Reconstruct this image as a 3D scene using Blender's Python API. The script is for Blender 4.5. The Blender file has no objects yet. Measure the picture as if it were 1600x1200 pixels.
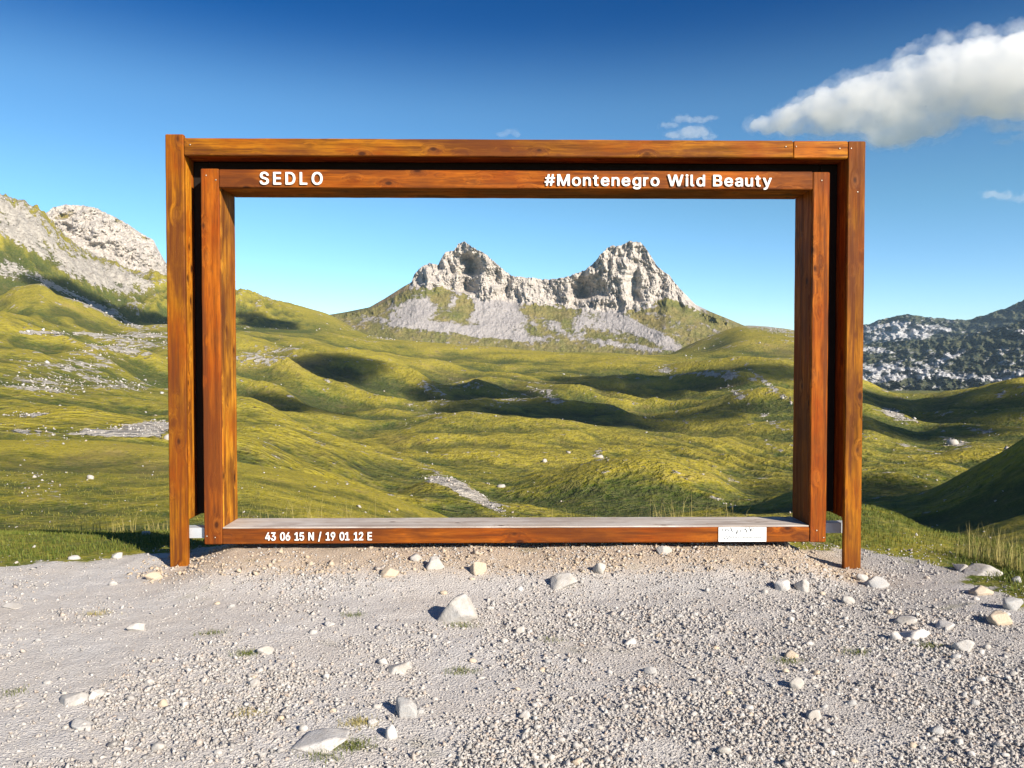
import bpy, math, random
import numpy as np
from mathutils import Vector, Matrix

random.seed(7)
rng = np.random.default_rng(7)
scene = bpy.context.scene
C = scene.collection

# ------------------------------------------------------------------ camera
FPX = 1230.0                       # focal length in pixels of a 1600 px wide picture
YAW = math.atan(20 / FPX)          # camera looks slightly to the right of +Y
PITCH = math.atan(32 / FPX)        # and slightly down
CAMZ = 1.6
cam_d = bpy.data.cameras.new('camera')
cam = bpy.data.objects.new('camera', cam_d)
C.objects.link(cam)
cam.location = (0, 0, CAMZ)
cam.rotation_euler = (math.pi / 2 - PITCH, 0, -YAW)
cam_d.sensor_width = 36
cam_d.lens = FPX / 1600 * 36
cam_d.clip_start = 0.05
cam_d.clip_end = 40000
scene.camera = cam

# ------------------------------------------------------------------ light
SUN_AZ = math.atan2(1.0, -1.15)    # clockwise from +Y, direction the sun stands in
SUN_EL = math.radians(27)
world = bpy.data.worlds.new('World')
scene.world = world
world.use_nodes = True
wn = world.node_tree
wn.nodes.clear()
w_out = wn.nodes.new('ShaderNodeOutputWorld')
w_bg = wn.nodes.new('ShaderNodeBackground')
w_sky = wn.nodes.new('ShaderNodeTexSky')
w_sky.sky_type = 'NISHITA'
w_sky.sun_disc = False
w_sky.sun_elevation = SUN_EL
w_sky.sun_rotation = SUN_AZ
w_sky.altitude = 1900
w_sky.air_density = 1.0
w_sky.dust_density = 0.3
w_sky.ozone_density = 3.0
w_hs = wn.nodes.new('ShaderNodeHueSaturation')
w_hs.inputs['Saturation'].default_value = 1.1
w_gm = wn.nodes.new('ShaderNodeGamma')          # deep polarised mountain blue overhead
w_gm.inputs['Gamma'].default_value = 1.35
w_bg.inputs['Strength'].default_value = 0.058
wn.links.new(w_sky.outputs[0], w_hs.inputs['Color'])
wn.links.new(w_hs.outputs[0], w_gm.inputs['Color'])
w_tc = wn.nodes.new('ShaderNodeTexCoord'); w_sx = wn.nodes.new('ShaderNodeSeparateXYZ')
w_rp = wn.nodes.new('ShaderNodeValToRGB'); w_rp.color_ramp.interpolation = 'EASE'
_e = w_rp.color_ramp.elements
for _k in range(4): _e.new(0.5)
for _x, (_p, _c) in zip(_e, [(0.0, (0.95, 0.92, 0.86)), (0.10, (0.98, 0.95, 0.86)), (0.20, (1.02, 1.02, 0.78)), (0.29, (0.93, 0.99, 0.80)), (0.41, (0.01, 0.42, 0.58)), (1.0, (0.01, 0.30, 0.46))]):
    _x.position = _p; _x.color = (*_c, 1)
w_mx = wn.nodes.new('ShaderNodeMix'); w_mx.data_type = 'RGBA'; w_mx.blend_type = 'MULTIPLY'; w_mx.inputs[0].default_value = 1
wn.links.new(w_tc.outputs['Generated'], w_sx.inputs[0]); wn.links.new(w_sx.outputs['Z'], w_rp.inputs[0])
wn.links.new(w_gm.outputs[0], w_mx.inputs[6]); wn.links.new(w_rp.outputs[0], w_mx.inputs[7])
wn.links.new(w_mx.outputs[2], w_bg.inputs['Color'])
wn.links.new(w_bg.outputs[0], w_out.inputs['Surface'])

sd = bpy.data.lights.new('sun', 'SUN')
sd.energy = 5.0
sd.angle = math.radians(0.5)
sd.color = (1.0, 0.90, 0.76)
sun = bpy.data.objects.new('sun', sd)
C.objects.link(sun)
S = Vector((math.sin(SUN_AZ) * math.cos(SUN_EL), math.cos(SUN_AZ) * math.cos(SUN_EL), math.sin(SUN_EL)))
sun.rotation_euler = S.to_track_quat('Z', 'Y').to_euler()
sun.location = (20, -23, 20)

scene.view_settings.view_transform = 'Standard'
scene.view_settings.look = 'None'
scene.view_settings.exposure = 0.9
scene.view_settings.gamma = 1
scene.view_settings.use_curve_mapping = False
scene.render.engine = 'CYCLES'
scene.cycles.use_denoising = True
scene.cycles.max_bounces = 16
scene.cycles.diffuse_bounces = 3
scene.cycles.volume_bounces = 16

# ------------------------------------------------------------------ pixel <-> world
_F = np.array([math.sin(YAW) * math.cos(PITCH), math.cos(YAW) * math.cos(PITCH), -math.sin(PITCH)])
_R = np.array([math.cos(YAW), -math.sin(YAW), 0.0])
_U = np.cross(_R, _F)
CAMP = np.array([0, 0, CAMZ])

def ray(u, v):
    u = np.asarray(u, float); v = np.asarray(v, float)
    return (_F + np.multiply.outer((u - 800) / FPX, _R) + np.multiply.outer((600 - v) / FPX, _U))

def at_plane(u, v, y):
    d = ray(u, v)
    return CAMP + d * (y / d[..., 1])[..., None]

def at_range(u, v, r):
    d = ray(u, v)
    h = np.hypot(d[..., 0], d[..., 1])
    return CAMP + d * (r / h)[..., None]

def proj(x, y, z):
    dx, dy, dz = x, y, z - CAMZ
    c = dx * _F[0] + dy * _F[1] + dz * _F[2]
    a = dx * _R[0] + dy * _R[1] + dz * _R[2]
    b = dx * _U[0] + dy * _U[1] + dz * _U[2]
    c = np.where(c < 1e-3, 1e-3, c)
    return 800 + FPX * a / c, 600 - FPX * b / c

# ------------------------------------------------------------------ noise
_perm = rng.permutation(256).astype(np.int64)
_perm = np.concatenate([_perm, _perm, _perm])
_ga = rng.random(256) * 2 * np.pi
_gx, _gy = np.cos(_ga), np.sin(_ga)
_g3 = rng.normal(size=(256, 3)); _g3 /= np.linalg.norm(_g3, axis=1)[:, None]

def _fade(t): return t * t * t * (t * (t * 6 - 15) + 10)

def perlin(x, y):
    xi = np.floor(x).astype(np.int64); yi = np.floor(y).astype(np.int64)
    xf, yf = x - xi, y - yi
    xi &= 255; yi &= 255
    def g(i, j, fx, fy):
        h = _perm[_perm[(xi + i) & 255] + ((yi + j) & 255)]
        return _gx[h] * fx + _gy[h] * fy
    u, v = _fade(xf), _fade(yf)
    a = g(0, 0, xf, yf); b = g(1, 0, xf - 1, yf)
    c = g(0, 1, xf, yf - 1); d = g(1, 1, xf - 1, yf - 1)
    return (a + u * (b - a) + v * ((c + u * (d - c)) - (a + u * (b - a)))) * 1.4

def fbm(x, y, octv=4, gain=0.5, seed=0.0):
    s = 0; a = 1; t = 0
    x = x + seed * 17.31; y = y - seed * 9.73
    for i in range(octv):
        s = s + a * perlin(x, y); t += a
        a *= gain
        x, y = x * 1.6 - y * 1.2 + 3.7, x * 1.2 + y * 1.6 - 1.3
    return s / t * 1.3

def ridged(x, y, octv=4, gain=0.5, seed=0.0):
    s = 0; a = 1; t = 0
    x = x + seed * 17.31; y = y - seed * 9.73
    for i in range(octv):
        s = s + a * (1 - 2.2 * np.abs(perlin(x, y))); t += a
        a *= gain
        x, y = x * 1.6 - y * 1.2 + 3.7, x * 1.2 + y * 1.6 - 1.3
    return s / t

def sstep(a, b, x):
    t = np.clip((x - a) / (b - a), 0, 1)
    return t * t * (3 - 2 * t)

def curve(xs, ys, x):
    """smooth interpolation through nodes (limited tangents)"""
    xs = np.asarray(xs, float); ys = np.asarray(ys, float)
    d = np.diff(ys) / np.diff(xs)
    m = np.zeros_like(ys)
    m[1:-1] = np.where(d[:-1] * d[1:] > 0, (2 * d[:-1] * d[1:]) / (d[:-1] + d[1:] + 1e-12), 0)
    m[0], m[-1] = d[0], d[-1]
    x = np.clip(x, xs[0], xs[-1])
    i = np.clip(np.searchsorted(xs, x, side='right') - 1, 0, len(xs) - 2)
    h = xs[i + 1] - xs[i]
    t = (x - xs[i]) / h
    return ((2 * t**3 - 3 * t**2 + 1) * ys[i] + (t**3 - 2 * t**2 + t) * h * m[i]
            + (-2 * t**3 + 3 * t**2) * ys[i + 1] + (t**3 - t**2) * h * m[i + 1])

# ------------------------------------------------------------------ mesh helpers
def tag(o, label=None, cat=None, group=None, kind=None):
    if label: o['label'] = label
    if cat: o['category'] = cat
    if group: o['group'] = group
    if kind: o['kind'] = kind
    return o

def empty(name, loc=(0, 0, 0)):
    o = bpy.data.objects.new(name, None)
    C.objects.link(o)
    o.location = loc
    o.empty_display_size = 0.2
    return o

def np_mesh(name, verts, quads=None, tris=None, smooth=True, mat=None):
    me = bpy.data.meshes.new(name)
    verts = np.ascontiguousarray(verts, dtype=np.float32)
    faces = quads if quads is not None else tris
    k = 4 if quads is not None else 3
    faces = np.ascontiguousarray(faces, dtype=np.int32)
    me.vertices.add(len(verts)); me.vertices.foreach_set('co', verts.ravel())
    me.loops.add(faces.size); me.loops.foreach_set('vertex_index', faces.ravel())
    me.polygons.add(len(faces))
    me.polygons.foreach_set('loop_start', np.arange(0, faces.size, k, dtype=np.int32))
    me.polygons.foreach_set('loop_total', np.full(len(faces), k, dtype=np.int32))
    if smooth: me.polygons.foreach_set('use_smooth', np.ones(len(faces), dtype=bool))
    me.update(calc_edges=True)
    if mat: me.materials.append(mat)
    return me

def add_paint(me, rgba, name='paint'):
    a = me.attributes.new(name, 'FLOAT_COLOR', 'POINT')
    a.data.foreach_set('color', np.ascontiguousarray(rgba, dtype=np.float32).ravel())

def link(name, me, parent=None):
    o = bpy.data.objects.new(name, me)
    C.objects.link(o)
    if parent: o.parent = parent
    return o

def grid_quads(nr, nc, wrap=False):
    i = np.arange(nr - 1)[:, None]; j = np.arange(nc - (0 if wrap else 1))[None, :]
    j2 = (j + 1) % nc
    return np.stack([i * nc + j, i * nc + j2, (i + 1) * nc + j2, (i + 1) * nc + j], -1).reshape(-1, 4)

# ------------------------------------------------------------------ node helpers
class NT:
    def __init__(s, name):
        s.m = bpy.data.materials.new(name); s.m.use_nodes = True
        s.t = s.m.node_tree; s.t.nodes.clear()
        s.out = s.n('ShaderNodeOutputMaterial')
        s.b = s.n('ShaderNodeBsdfPrincipled')
        s.l(s.b.outputs[0], s.out.inputs['Surface'])
        s.b.inputs['Specular IOR Level'].default_value = 0.25
    def n(s, t, **kw):
        x = s.t.nodes.new(t)
        for k, v in kw.items(): setattr(x, k, v)
        return x
    def l(s, a, b): s.t.links.new(a, b)
    def noise(s, vec, scale, detail=4, rough=0.55, dist=0.0):
        x = s.n('ShaderNodeTexNoise')
        x.inputs['Scale'].default_value = scale; x.inputs['Detail'].default_value = detail
        x.inputs['Roughness'].default_value = rough; x.inputs['Distortion'].default_value = dist
        if vec is not None: s.l(vec, x.inputs['Vector'])
        return x.outputs['Fac']
    def ramp(s, fac, stops):
        x = s.n('ShaderNodeValToRGB')
        el = x.color_ramp.elements
        while len(el) < len(stops): el.new(0.5)
        for e, (p, c) in zip(el, stops):
            e.position = p
            e.color = (*c, 1) if isinstance(c, tuple) else (c, c, c, 1)
        s.l(fac, x.inputs[0])
        return x.outputs[0]
    def mix(s, fac, a, b, mode='MIX'):
        x = s.n('ShaderNodeMix', data_type='RGBA', blend_type=mode)
        for sock, val in ((x.inputs[0], fac), (x.inputs[6], a), (x.inputs[7], b)):
            if hasattr(val, 'is_linked') or hasattr(val, 'links'): s.l(val, sock)
            elif isinstance(val, tuple): sock.default_value = (*val, 1)
            else: sock.default_value = val
        return x.outputs[2]
    def math(s, op, a, b=0.0, c=None, clamp=False):
        x = s.n('ShaderNodeMath', operation=op); x.use_clamp = clamp
        for i, val in enumerate((a, b) if c is None else (a, b, c)):
            if hasattr(val, 'links'): s.l(val, x.inputs[i])
            else: x.inputs[i].default_value = val
        return x.outputs[0]
    def bump(s, h, strength=0.5, dist=0.05, normal=None):
        x = s.n('ShaderNodeBump')
        x.inputs['Strength'].default_value = strength; x.inputs['Distance'].default_value = dist
        s.l(h, x.inputs['Height'])
        if normal is not None: s.l(normal, x.inputs['Normal'])
        return x.outputs[0]
    def mapping(s, vec, scale=(1, 1, 1), rot=(0, 0, 0)):
        x = s.n('ShaderNodeMapping')
        x.inputs['Scale'].default_value = scale; x.inputs['Rotation'].default_value = rot
        s.l(vec, x.inputs['Vector'])
        return x.outputs[0]

# ------------------------------------------------------------------ materials
def mat_terrain(name, sc_fine, sc_mid, bump_d, soft=(0.50, 0.58), warm=0.0, green=(0.062, 0.094, 0.010), dry=(0.36, 0.30, 0.026),
                rock=(0.44, 0.41, 0.36), rockdark=(0.22, 0.20, 0.18), spots=0.5):
    """grass / straw / limestone mixed by the painted masks: R rock, G dryness, B bare earth, A dark heath"""
    t = NT(name)
    pos = t.n('ShaderNodeNewGeometry').outputs['Position']
    at = t.n('ShaderNodeAttribute', attribute_name='paint')
    sp = t.n('ShaderNodeSeparateColor'); t.l(at.outputs['Color'], sp.inputs[0])
    R, G, B, A = sp.outputs[0], sp.outputs[1], sp.outputs[2], at.outputs['Alpha']
    nf = t.noise(pos, sc_fine, 5, 0.65)
    nm = t.noise(pos, sc_mid, 5, 0.6)
    nf2 = t.noise(pos, sc_fine * 2.7, 3, 0.6)
    # dryness
    g = t.math('ADD', G, t.math('MULTIPLY', t.math('SUBTRACT', nm, 0.5), 1.2))
    g = t.math('ADD', g, t.math('MULTIPLY', t.math('SUBTRACT', nf, 0.5), 1.5), clamp=True)
    grass = t.mix(g, green, dry)
    grass = t.mix(t.math('MULTIPLY', t.ramp(nf2, [(0.42, 0.0), (0.60, 1.0)]), 0.6), grass, t.mix(0.5, grass, (0.32, 0.28, 0.13)))
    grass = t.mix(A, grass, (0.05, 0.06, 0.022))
    earth = t.mix(nf, (0.24, 0.15, 0.075), (0.36, 0.27, 0.16))
    eb = t.math('MULTIPLY', B, t.ramp(nm, [(0.35, 0.4), (0.6, 1.0)]), clamp=True)
    grass = t.mix(eb, grass, earth)
    nd = t.noise(pos, sc_fine * 1.6, 4, 0.7)
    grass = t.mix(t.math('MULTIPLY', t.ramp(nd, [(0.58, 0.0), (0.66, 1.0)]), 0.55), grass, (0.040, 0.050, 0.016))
    rc = t.mix(t.ramp(nf, [(0.35, 0.0), (0.62, 1.0)]), rockdark, rock)
    rc = t.mix(t.math('MULTIPLY', t.ramp(nf2, [(0.5, 0.0), (0.7, 1.0)]), 0.6), rc, (0.52, 0.49, 0.45))
    if warm: rc = t.mix(t.ramp(G, [(0.3, 1.0), (0.7, 0.0)]), rc, t.mix(nf2, (0.20, 0.185, 0.185), (0.42, 0.395, 0.39)))
    # rock threshold
    rm = t.math('ADD', R, t.math('MULTIPLY', t.math('SUBTRACT', nf, 0.5), spots * 2.2))
    rm = t.ramp(rm, [(soft[0], 0.0), (soft[1], 1.0)])
    col = t.mix(rm, grass, rc)
    t.l(col, t.b.inputs['Base Color'])
    t.b.inputs['Roughness'].default_value = 0.95
    t.b.inputs['Specular IOR Level'].default_value = 0.1
    h = t.math('ADD', t.math('ADD', nf, t.math('MULTIPLY', nf2, 0.5)), t.math('MULTIPLY', rm, 0.4))
    t.l(t.bump(h, 0.8, bump_d), t.b.inputs['Normal'])
    return t.m

M_near = mat_terrain('near_hillside', 2.2, 0.25, 0.35, spots=0.45)
M_mid = mat_terrain('valley_grass', 0.22, 0.022, 3.5, spots=0.45)
M_mount = mat_terrain('limestone_mountain', 0.11, 0.02, 5.0, dry=(0.29, 0.24, 0.045), rock=(0.56, 0.51, 0.455), rockdark=(0.29, 0.265, 0.245), spots=0.42, soft=(0.44, 0.62), warm=1.0)
M_far = mat_terrain('far_karst', 0.035, 0.006, 16.0, green=(0.014, 0.028, 0.024), dry=(0.03, 0.045, 0.03), rock=(0.50, 0.50, 0.51), rockdark=(0.28, 0.29, 0.32), spots=0.12, soft=(0.47, 0.60))

def mat_gravel_ground():
    t = NT('gravel_ground')
    pos = t.n('ShaderNodeNewGeometry').outputs['Position']
    at = t.n('ShaderNodeAttribute', attribute_name='paint')
    sp = t.n('ShaderNodeSeparateColor'); t.l(at.outputs['Color'], sp.inputs[0])
    n1 = t.noise(pos, 1.3, 4); n2 = t.noise(pos, 9, 5, 0.6); n3 = t.noise(pos, 60, 4, 0.7)
    v = t.n('ShaderNodeTexVoronoi', feature='F1'); v.inputs['Scale'].default_value = 75; t.l(pos, v.inputs['Vector'])
    v2 = t.n('ShaderNodeTexVoronoi', feature='F1'); v2.inputs['Scale'].default_value = 160; t.l(pos, v2.inputs['Vector'])
    c = t.mix(n2, (0.475, 0.45, 0.43), (0.63, 0.61, 0.595))
    c = t.mix(t.ramp(n1, [(0.4, 0.0), (0.65, 0.35)]), c, (0.50, 0.43, 0.36))
    c = t.mix(t.math('MULTIPLY', t.ramp(n3, [(0.3, 1.0), (0.48, 0.0)]), 0.35), c, (0.29, 0.25, 0.21))
    c = t.mix(t.math('MULTIPLY', sp.outputs[0], 0.6), c, t.mix(n2, (0.18, 0.17, 0.165), (0.37, 0.35, 0.335)))  # red channel: shade between stones painted as darker gravel
    c = t.mix(sp.outputs[2], c, (0.46, 0.355, 0.25))            # tan bank
    c = t.mix(sp.outputs[1], c, (0.13, 0.13, 0.03))             # moss / grass
    t.l(c, t.b.inputs['Base Color'])
    t.b.inputs['Roughness'].default_value = 0.95
    h = t.math('SUBTRACT', t.math('MULTIPLY', n3, 1.0), t.math('MULTIPLY', v.outputs['Distance'], 0.6))
    h = t.math('SUBTRACT', h, t.math('MULTIPLY', v2.outputs['Distance'], 0.3))
    t.l(t.bump(h, 0.8, 0.014), t.b.inputs['Normal'])
    return t.m
M_gravel = mat_gravel_ground()

def mat_stone(name, ca, cb, cc, sc=18):
    t = NT(name)
    tc = t.n('ShaderNodeTexCoord')
    oi = t.n('ShaderNodeObjectInfo')
    geo = t.n('ShaderNodeNewGeometry')
    n1 = t.noise(geo.outputs['Position'], sc, 5, 0.65); n2 = t.noise(geo.outputs['Position'], sc * 5, 4, 0.7)
    c = t.mix(geo.outputs['Random Per Island'], ca, cb)
    wn_ = t.n('ShaderNodeTexWhiteNoise', noise_dimensions='1D'); t.l(geo.outputs['Random Per Island'], wn_.inputs['W'])
    c = t.mix(t.ramp(wn_.outputs['Value'], [(0.72, 0.0), (0.95, 0.7)]), c, (0.44, 0.33, 0.25))
    c = t.mix(t.ramp(n1, [(0.4, 0.0), (0.62, 0.8)]), c, cc)
    c = t.mix(t.math('MULTIPLY', t.ramp(n2, [(0.3, 1.0), (0.5, 0.0)]), 0.35), c, (0.26, 0.23, 0.20))
    t.l(c, t.b.inputs['Base Color'])
    t.b.inputs['Roughness'].default_value = 0.85
    t.l(t.bump(t.math('ADD', n1, n2), 0.6, 0.01), t.b.inputs['Normal'])
    return t.m
M_stone = mat_stone('gravel_stone', (0.28, 0.27, 0.265), (0.555, 0.54, 0.525), (0.46, 0.43, 0.40))
M_stone_tan = mat_stone('tan_stone', (0.42, 0.32, 0.22), (0.52, 0.42, 0.31), (0.48, 0.41, 0.33))
M_stone_white = mat_stone('white_limestone', (0.42, 0.40, 0.38), (0.47, 0.45, 0.43), (0.36, 0.33, 0.29), 9)
M_stone_grey = mat_stone('grey_stone', (0.30, 0.31, 0.32), (0.36, 0.36, 0.36), (0.44, 0.42, 0.40))

def mat_wood(name, ca, cb, cc, dark=(0.10, 0.028, 0.008)):
    t = NT(name)
    tc = t.n('ShaderNodeTexCoord')
    oi = t.n('ShaderNodeObjectInfo')
    add = t.n('ShaderNodeVectorMath', operation='ADD'); t.l(tc.outputs['Object'], add.inputs[0])
    mul = t.n('ShaderNodeVectorMath', operation='SCALE'); t.l(oi.outputs['Location'], mul.inputs[0]); mul.inputs['Scale'].default_value = 3.17
    t.l(mul.outputs[0], add.inputs[1])
    p = add.outputs[0]
    # knots: stretched voronoi cells
    kp = t.mapping(p, (3.2, 3.2, 1.75))
    warp = t.noise(t.mapping(p, (1, 1, 0.4)), 9, 3, 0.6)
    kv = t.n('ShaderNodeTexVoronoi', feature='F1'); kv.inputs['Scale'].default_value = 2.3; t.l(kp, kv.inputs['Vector'])
    kd = t.math('ADD', kv.outputs['Distance'], t.math('MULTIPLY', t.math('SUBTRACT', warp, 0.5), 0.16))
    kv2 = t.n('ShaderNodeTexVoronoi', feature='F1'); kv2.inputs['Scale'].default_value = 5.5; t.l(t.mapping(p, (1, 1, 0.5)), kv2.inputs['Vector'])
    fleck = t.ramp(t.math('ADD', kv2.outputs['Distance'], t.math('MULTIPLY', t.math('SUBTRACT', warp, 0.5), 0.25)), [(0.05, 1.0), (0.12, 0.0)])
    knot = t.ramp(kd, [(0.07, 1.0), (0.14, 0.0)])
    ring = t.ramp(kd, [(0.12, 1.0), (0.42, 0.0)])
    # grain lines bent round the knots
    gv = t.mapping(p, (1, 1, 0.055))
    gn = t.n('ShaderNodeTexNoise'); gn.inputs['Scale'].default_value = 30; gn.inputs['Detail'].default_value = 5; gn.inputs['Roughness'].default_value = 0.6
    sh = t.n('ShaderNodeVectorMath', operation='ADD'); t.l(gv, sh.inputs[0])
    cv = t.n('ShaderNodeCombineXYZ'); k2 = t.math('MULTIPLY', ring, 0.035)
    t.l(k2, cv.inputs[0]); t.l(k2, cv.inputs[1]); t.l(cv.outputs[0], sh.inputs[1]); t.l(sh.outputs[0], gn.inputs['Vector'])
    grain = gn.outputs['Fac']
    gl = t.noise(t.mapping(sh.outputs[0], (1, 1, 1)), 130, 3, 0.6)
    blotch = t.noise(t.mapping(p, (1, 1, 0.45)), 4.2, 4, 0.6)
    c = t.mix(t.ramp(grain, [(0.33, 0.0), (0.62, 1.0)]), ca, cb)
    c = t.mix(t.ramp(blotch, [(0.45, 0.0), (0.66, 0.9)]), c, cc)
    c = t.mix(t.math('MULTIPLY', t.ramp(blotch, [(0.32, 1.0), (0.46, 0.0)]), 0.75), c, dark)
    c = t.mix(t.math('MULTIPLY', t.ramp(gl, [(0.36, 1.0), (0.5, 0.0)]), 0.5), c, dark)
    c = t.mix(t.math('MULTIPLY', t.math('MULTIPLY', ring, t.ramp(grain, [(0.45, 0.0), (0.6, 1.0)])), 0.10), c, (0.62, 0.27, 0.06))
    c = t.mix(t.math('MULTIPLY', fleck, 0.7), c, dark)
    big = t.noise(t.mapping(p, (1, 1, 0.7)), 1.7, 3, 0.5)
    c = t.mix(t.math('MULTIPLY', t.ramp(big, [(0.36, 1.0), (0.54, 0.0)]), 0.75), c, dark)
    strk = t.noise(t.mapping(sh.outputs[0], (1, 1, 0.8)), 17, 4, 0.65)
    c = t.mix(t.math('MULTIPLY', t.ramp(strk, [(0.38, 1.0), (0.49, 0.0)]), 0.8), c, dark)
    c = t.mix(t.math('MULTIPLY', t.ramp(strk, [(0.58, 0.0), (0.68, 1.0)]), 0.35), c, cb)
    c = t.mix(t.math('MULTIPLY', t.ramp(kd, [(0.05, 1.0), (0.30, 0.0)]), 0.55), c, dark)
    c = t.mix(t.math('MULTIPLY', knot, 0.9), c, (0.045, 0.014, 0.006))
    t.l(c, t.b.inputs['Base Color'])
    t.l(t.ramp(grain, [(0.3, 0.75), (0.7, 0.55)]), t.b.inputs['Roughness'])
    t.b.inputs['Specular IOR Level'].default_value = 0.12
    t.l(t.bump(t.math('ADD', t.math('ADD', grain, gl), t.math('MULTIPLY', knot, -0.6)), 0.35, 0.004), t.b.inputs['Normal'])
    return t.m
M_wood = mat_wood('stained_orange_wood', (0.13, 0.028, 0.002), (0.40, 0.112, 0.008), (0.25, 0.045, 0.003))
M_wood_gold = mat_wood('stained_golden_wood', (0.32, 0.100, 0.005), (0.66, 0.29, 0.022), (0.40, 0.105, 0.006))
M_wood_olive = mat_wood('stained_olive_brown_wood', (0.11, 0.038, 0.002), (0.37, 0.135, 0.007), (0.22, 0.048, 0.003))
M_wood_grey = mat_wood('weathered_grey_wood', (0.42, 0.38, 0.35), (0.58, 0.54, 0.50), (0.50, 0.44, 0.38), dark=(0.30, 0.24, 0.20))

def mat_plain(name, col, rough=0.6, metal=0.0, n=0.0, sc=20):
    t = NT(name)
    tc = t.n('ShaderNodeTexCoord')
    nz = t.noise(tc.outputs['Object'], sc, 4)
    d = tuple(c * (1 - n) for c in col)
    t.l(t.mix(nz, d, col), t.b.inputs['Base Color'])
    t.b.inputs['Roughness'].default_value = rough
    t.b.inputs['Metallic'].default_value = metal
    return t.m
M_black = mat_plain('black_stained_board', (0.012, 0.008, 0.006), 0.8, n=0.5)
M_white = mat_plain('white_letter_paint', (0.84, 0.83, 0.81), 0.45, n=0.08)
M_steel = mat_plain('galvanised_steel', (0.58, 0.62, 0.66), 0.5, 0.3, n=0.25)
M_screw = mat_plain('zinc_screw', (0.55, 0.5, 0.42), 0.4, 0.8, n=0.3)
M_sticker = mat_plain('white_sticker', (0.80, 0.84, 0.86), 0.5, n=0.1, sc=60)
M_ink = mat_plain('black_ink', (0.02, 0.02, 0.025), 0.6)

def mat_blade(name, a, b):
    t = NT(name)
    geo = t.n('ShaderNodeNewGeometry')
    c = t.mix(geo.outputs['Random Per Island'], a, b)
    t.l(c, t.b.inputs['Base Color'])
    t.b.inputs['Roughness'].default_value = 0.7
    return t.m
M_blade = mat_blade('grass_blade', (0.055, 0.095, 0.012), (0.17, 0.17, 0.03))
M_straw = mat_blade('dry_grass_blade', (0.20, 0.18, 0.04), (0.40, 0.33, 0.13))

M_slope = mat_blade('slope_grass_blade', (0.09, 0.11, 0.015), (0.26, 0.23, 0.05))

# ------------------------------------------------------------------ ground height
# gravel pad is a levelled lay-by; edge polyline (x, y) where turf takes over
_eu = [-260, 0, 130, 250]; _ev = [893, 886, 874, 862]
_ex, _ey = [], []
for u_, v_ in zip(_eu, _ev):
    d_ = ray(u_, v_); p_ = CAMP + d_ * (-CAMZ / d_[2]); _ex.append(p_[0]); _ey.append(p_[1])
_ex += [-1.9, 0, 2.2]; _ey += [6.9, 7.0, 7.0]
for u_, v_ in zip([1349, 1450, 1530, 1600, 1700], [858, 871, 900, 940, 975]):
    d_ = ray(u_, v_); p_ = CAMP + d_ * (-CAMZ / d_[2]); _ex.append(p_[0]); _ey.append(p_[1])
_PX = np.array([-9.5, -8.6] + _ex + [4.6, 6.5, 8.8, 8.8, -9.5]); _PY = np.array([-2.9, 5.6] + _ey + [3.4, 1.2, -0.5, -2.9, -2.9])
def EDGE(x, y):
    """signed distance to the rim of the gravel pad, positive on the turf side"""
    x = np.asarray(x, float); y = np.asarray(y, float)
    best = np.full(np.broadcast(x, y).shape, 1e9); inside = np.zeros(best.shape, bool)
    n = len(_PX)
    for k in range(n):
        ax, ay, bx_, by_ = _PX[k], _PY[k], _PX[(k + 1) % n], _PY[(k + 1) % n]
        ex, ey = bx_ - ax, by_ - ay
        L2 = ex * ex + ey * ey
        if L2 < 1e-9: continue
        t = np.clip(((x - ax) * ex + (y - ay) * ey) / L2, 0, 1)
        best = np.minimum(best, np.hypot(x - ax - t * ex, y - ay - t * ey))
        if ey != 0:
            c_ = ((ay > y) != (by_ > y)) & (x < (y - ay) * ex / ey + ax)
            inside ^= c_
    return np.where(inside, -best, best)

LU = [-2200, -900, -300, 0, 130, 262, 371, 497, 600, 700, 780, 870, 950, 1030, 1100, 1170, 1240, 1300, 1349, 1400, 1450, 1520, 1600, 1700, 2000, 2800]
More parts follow.
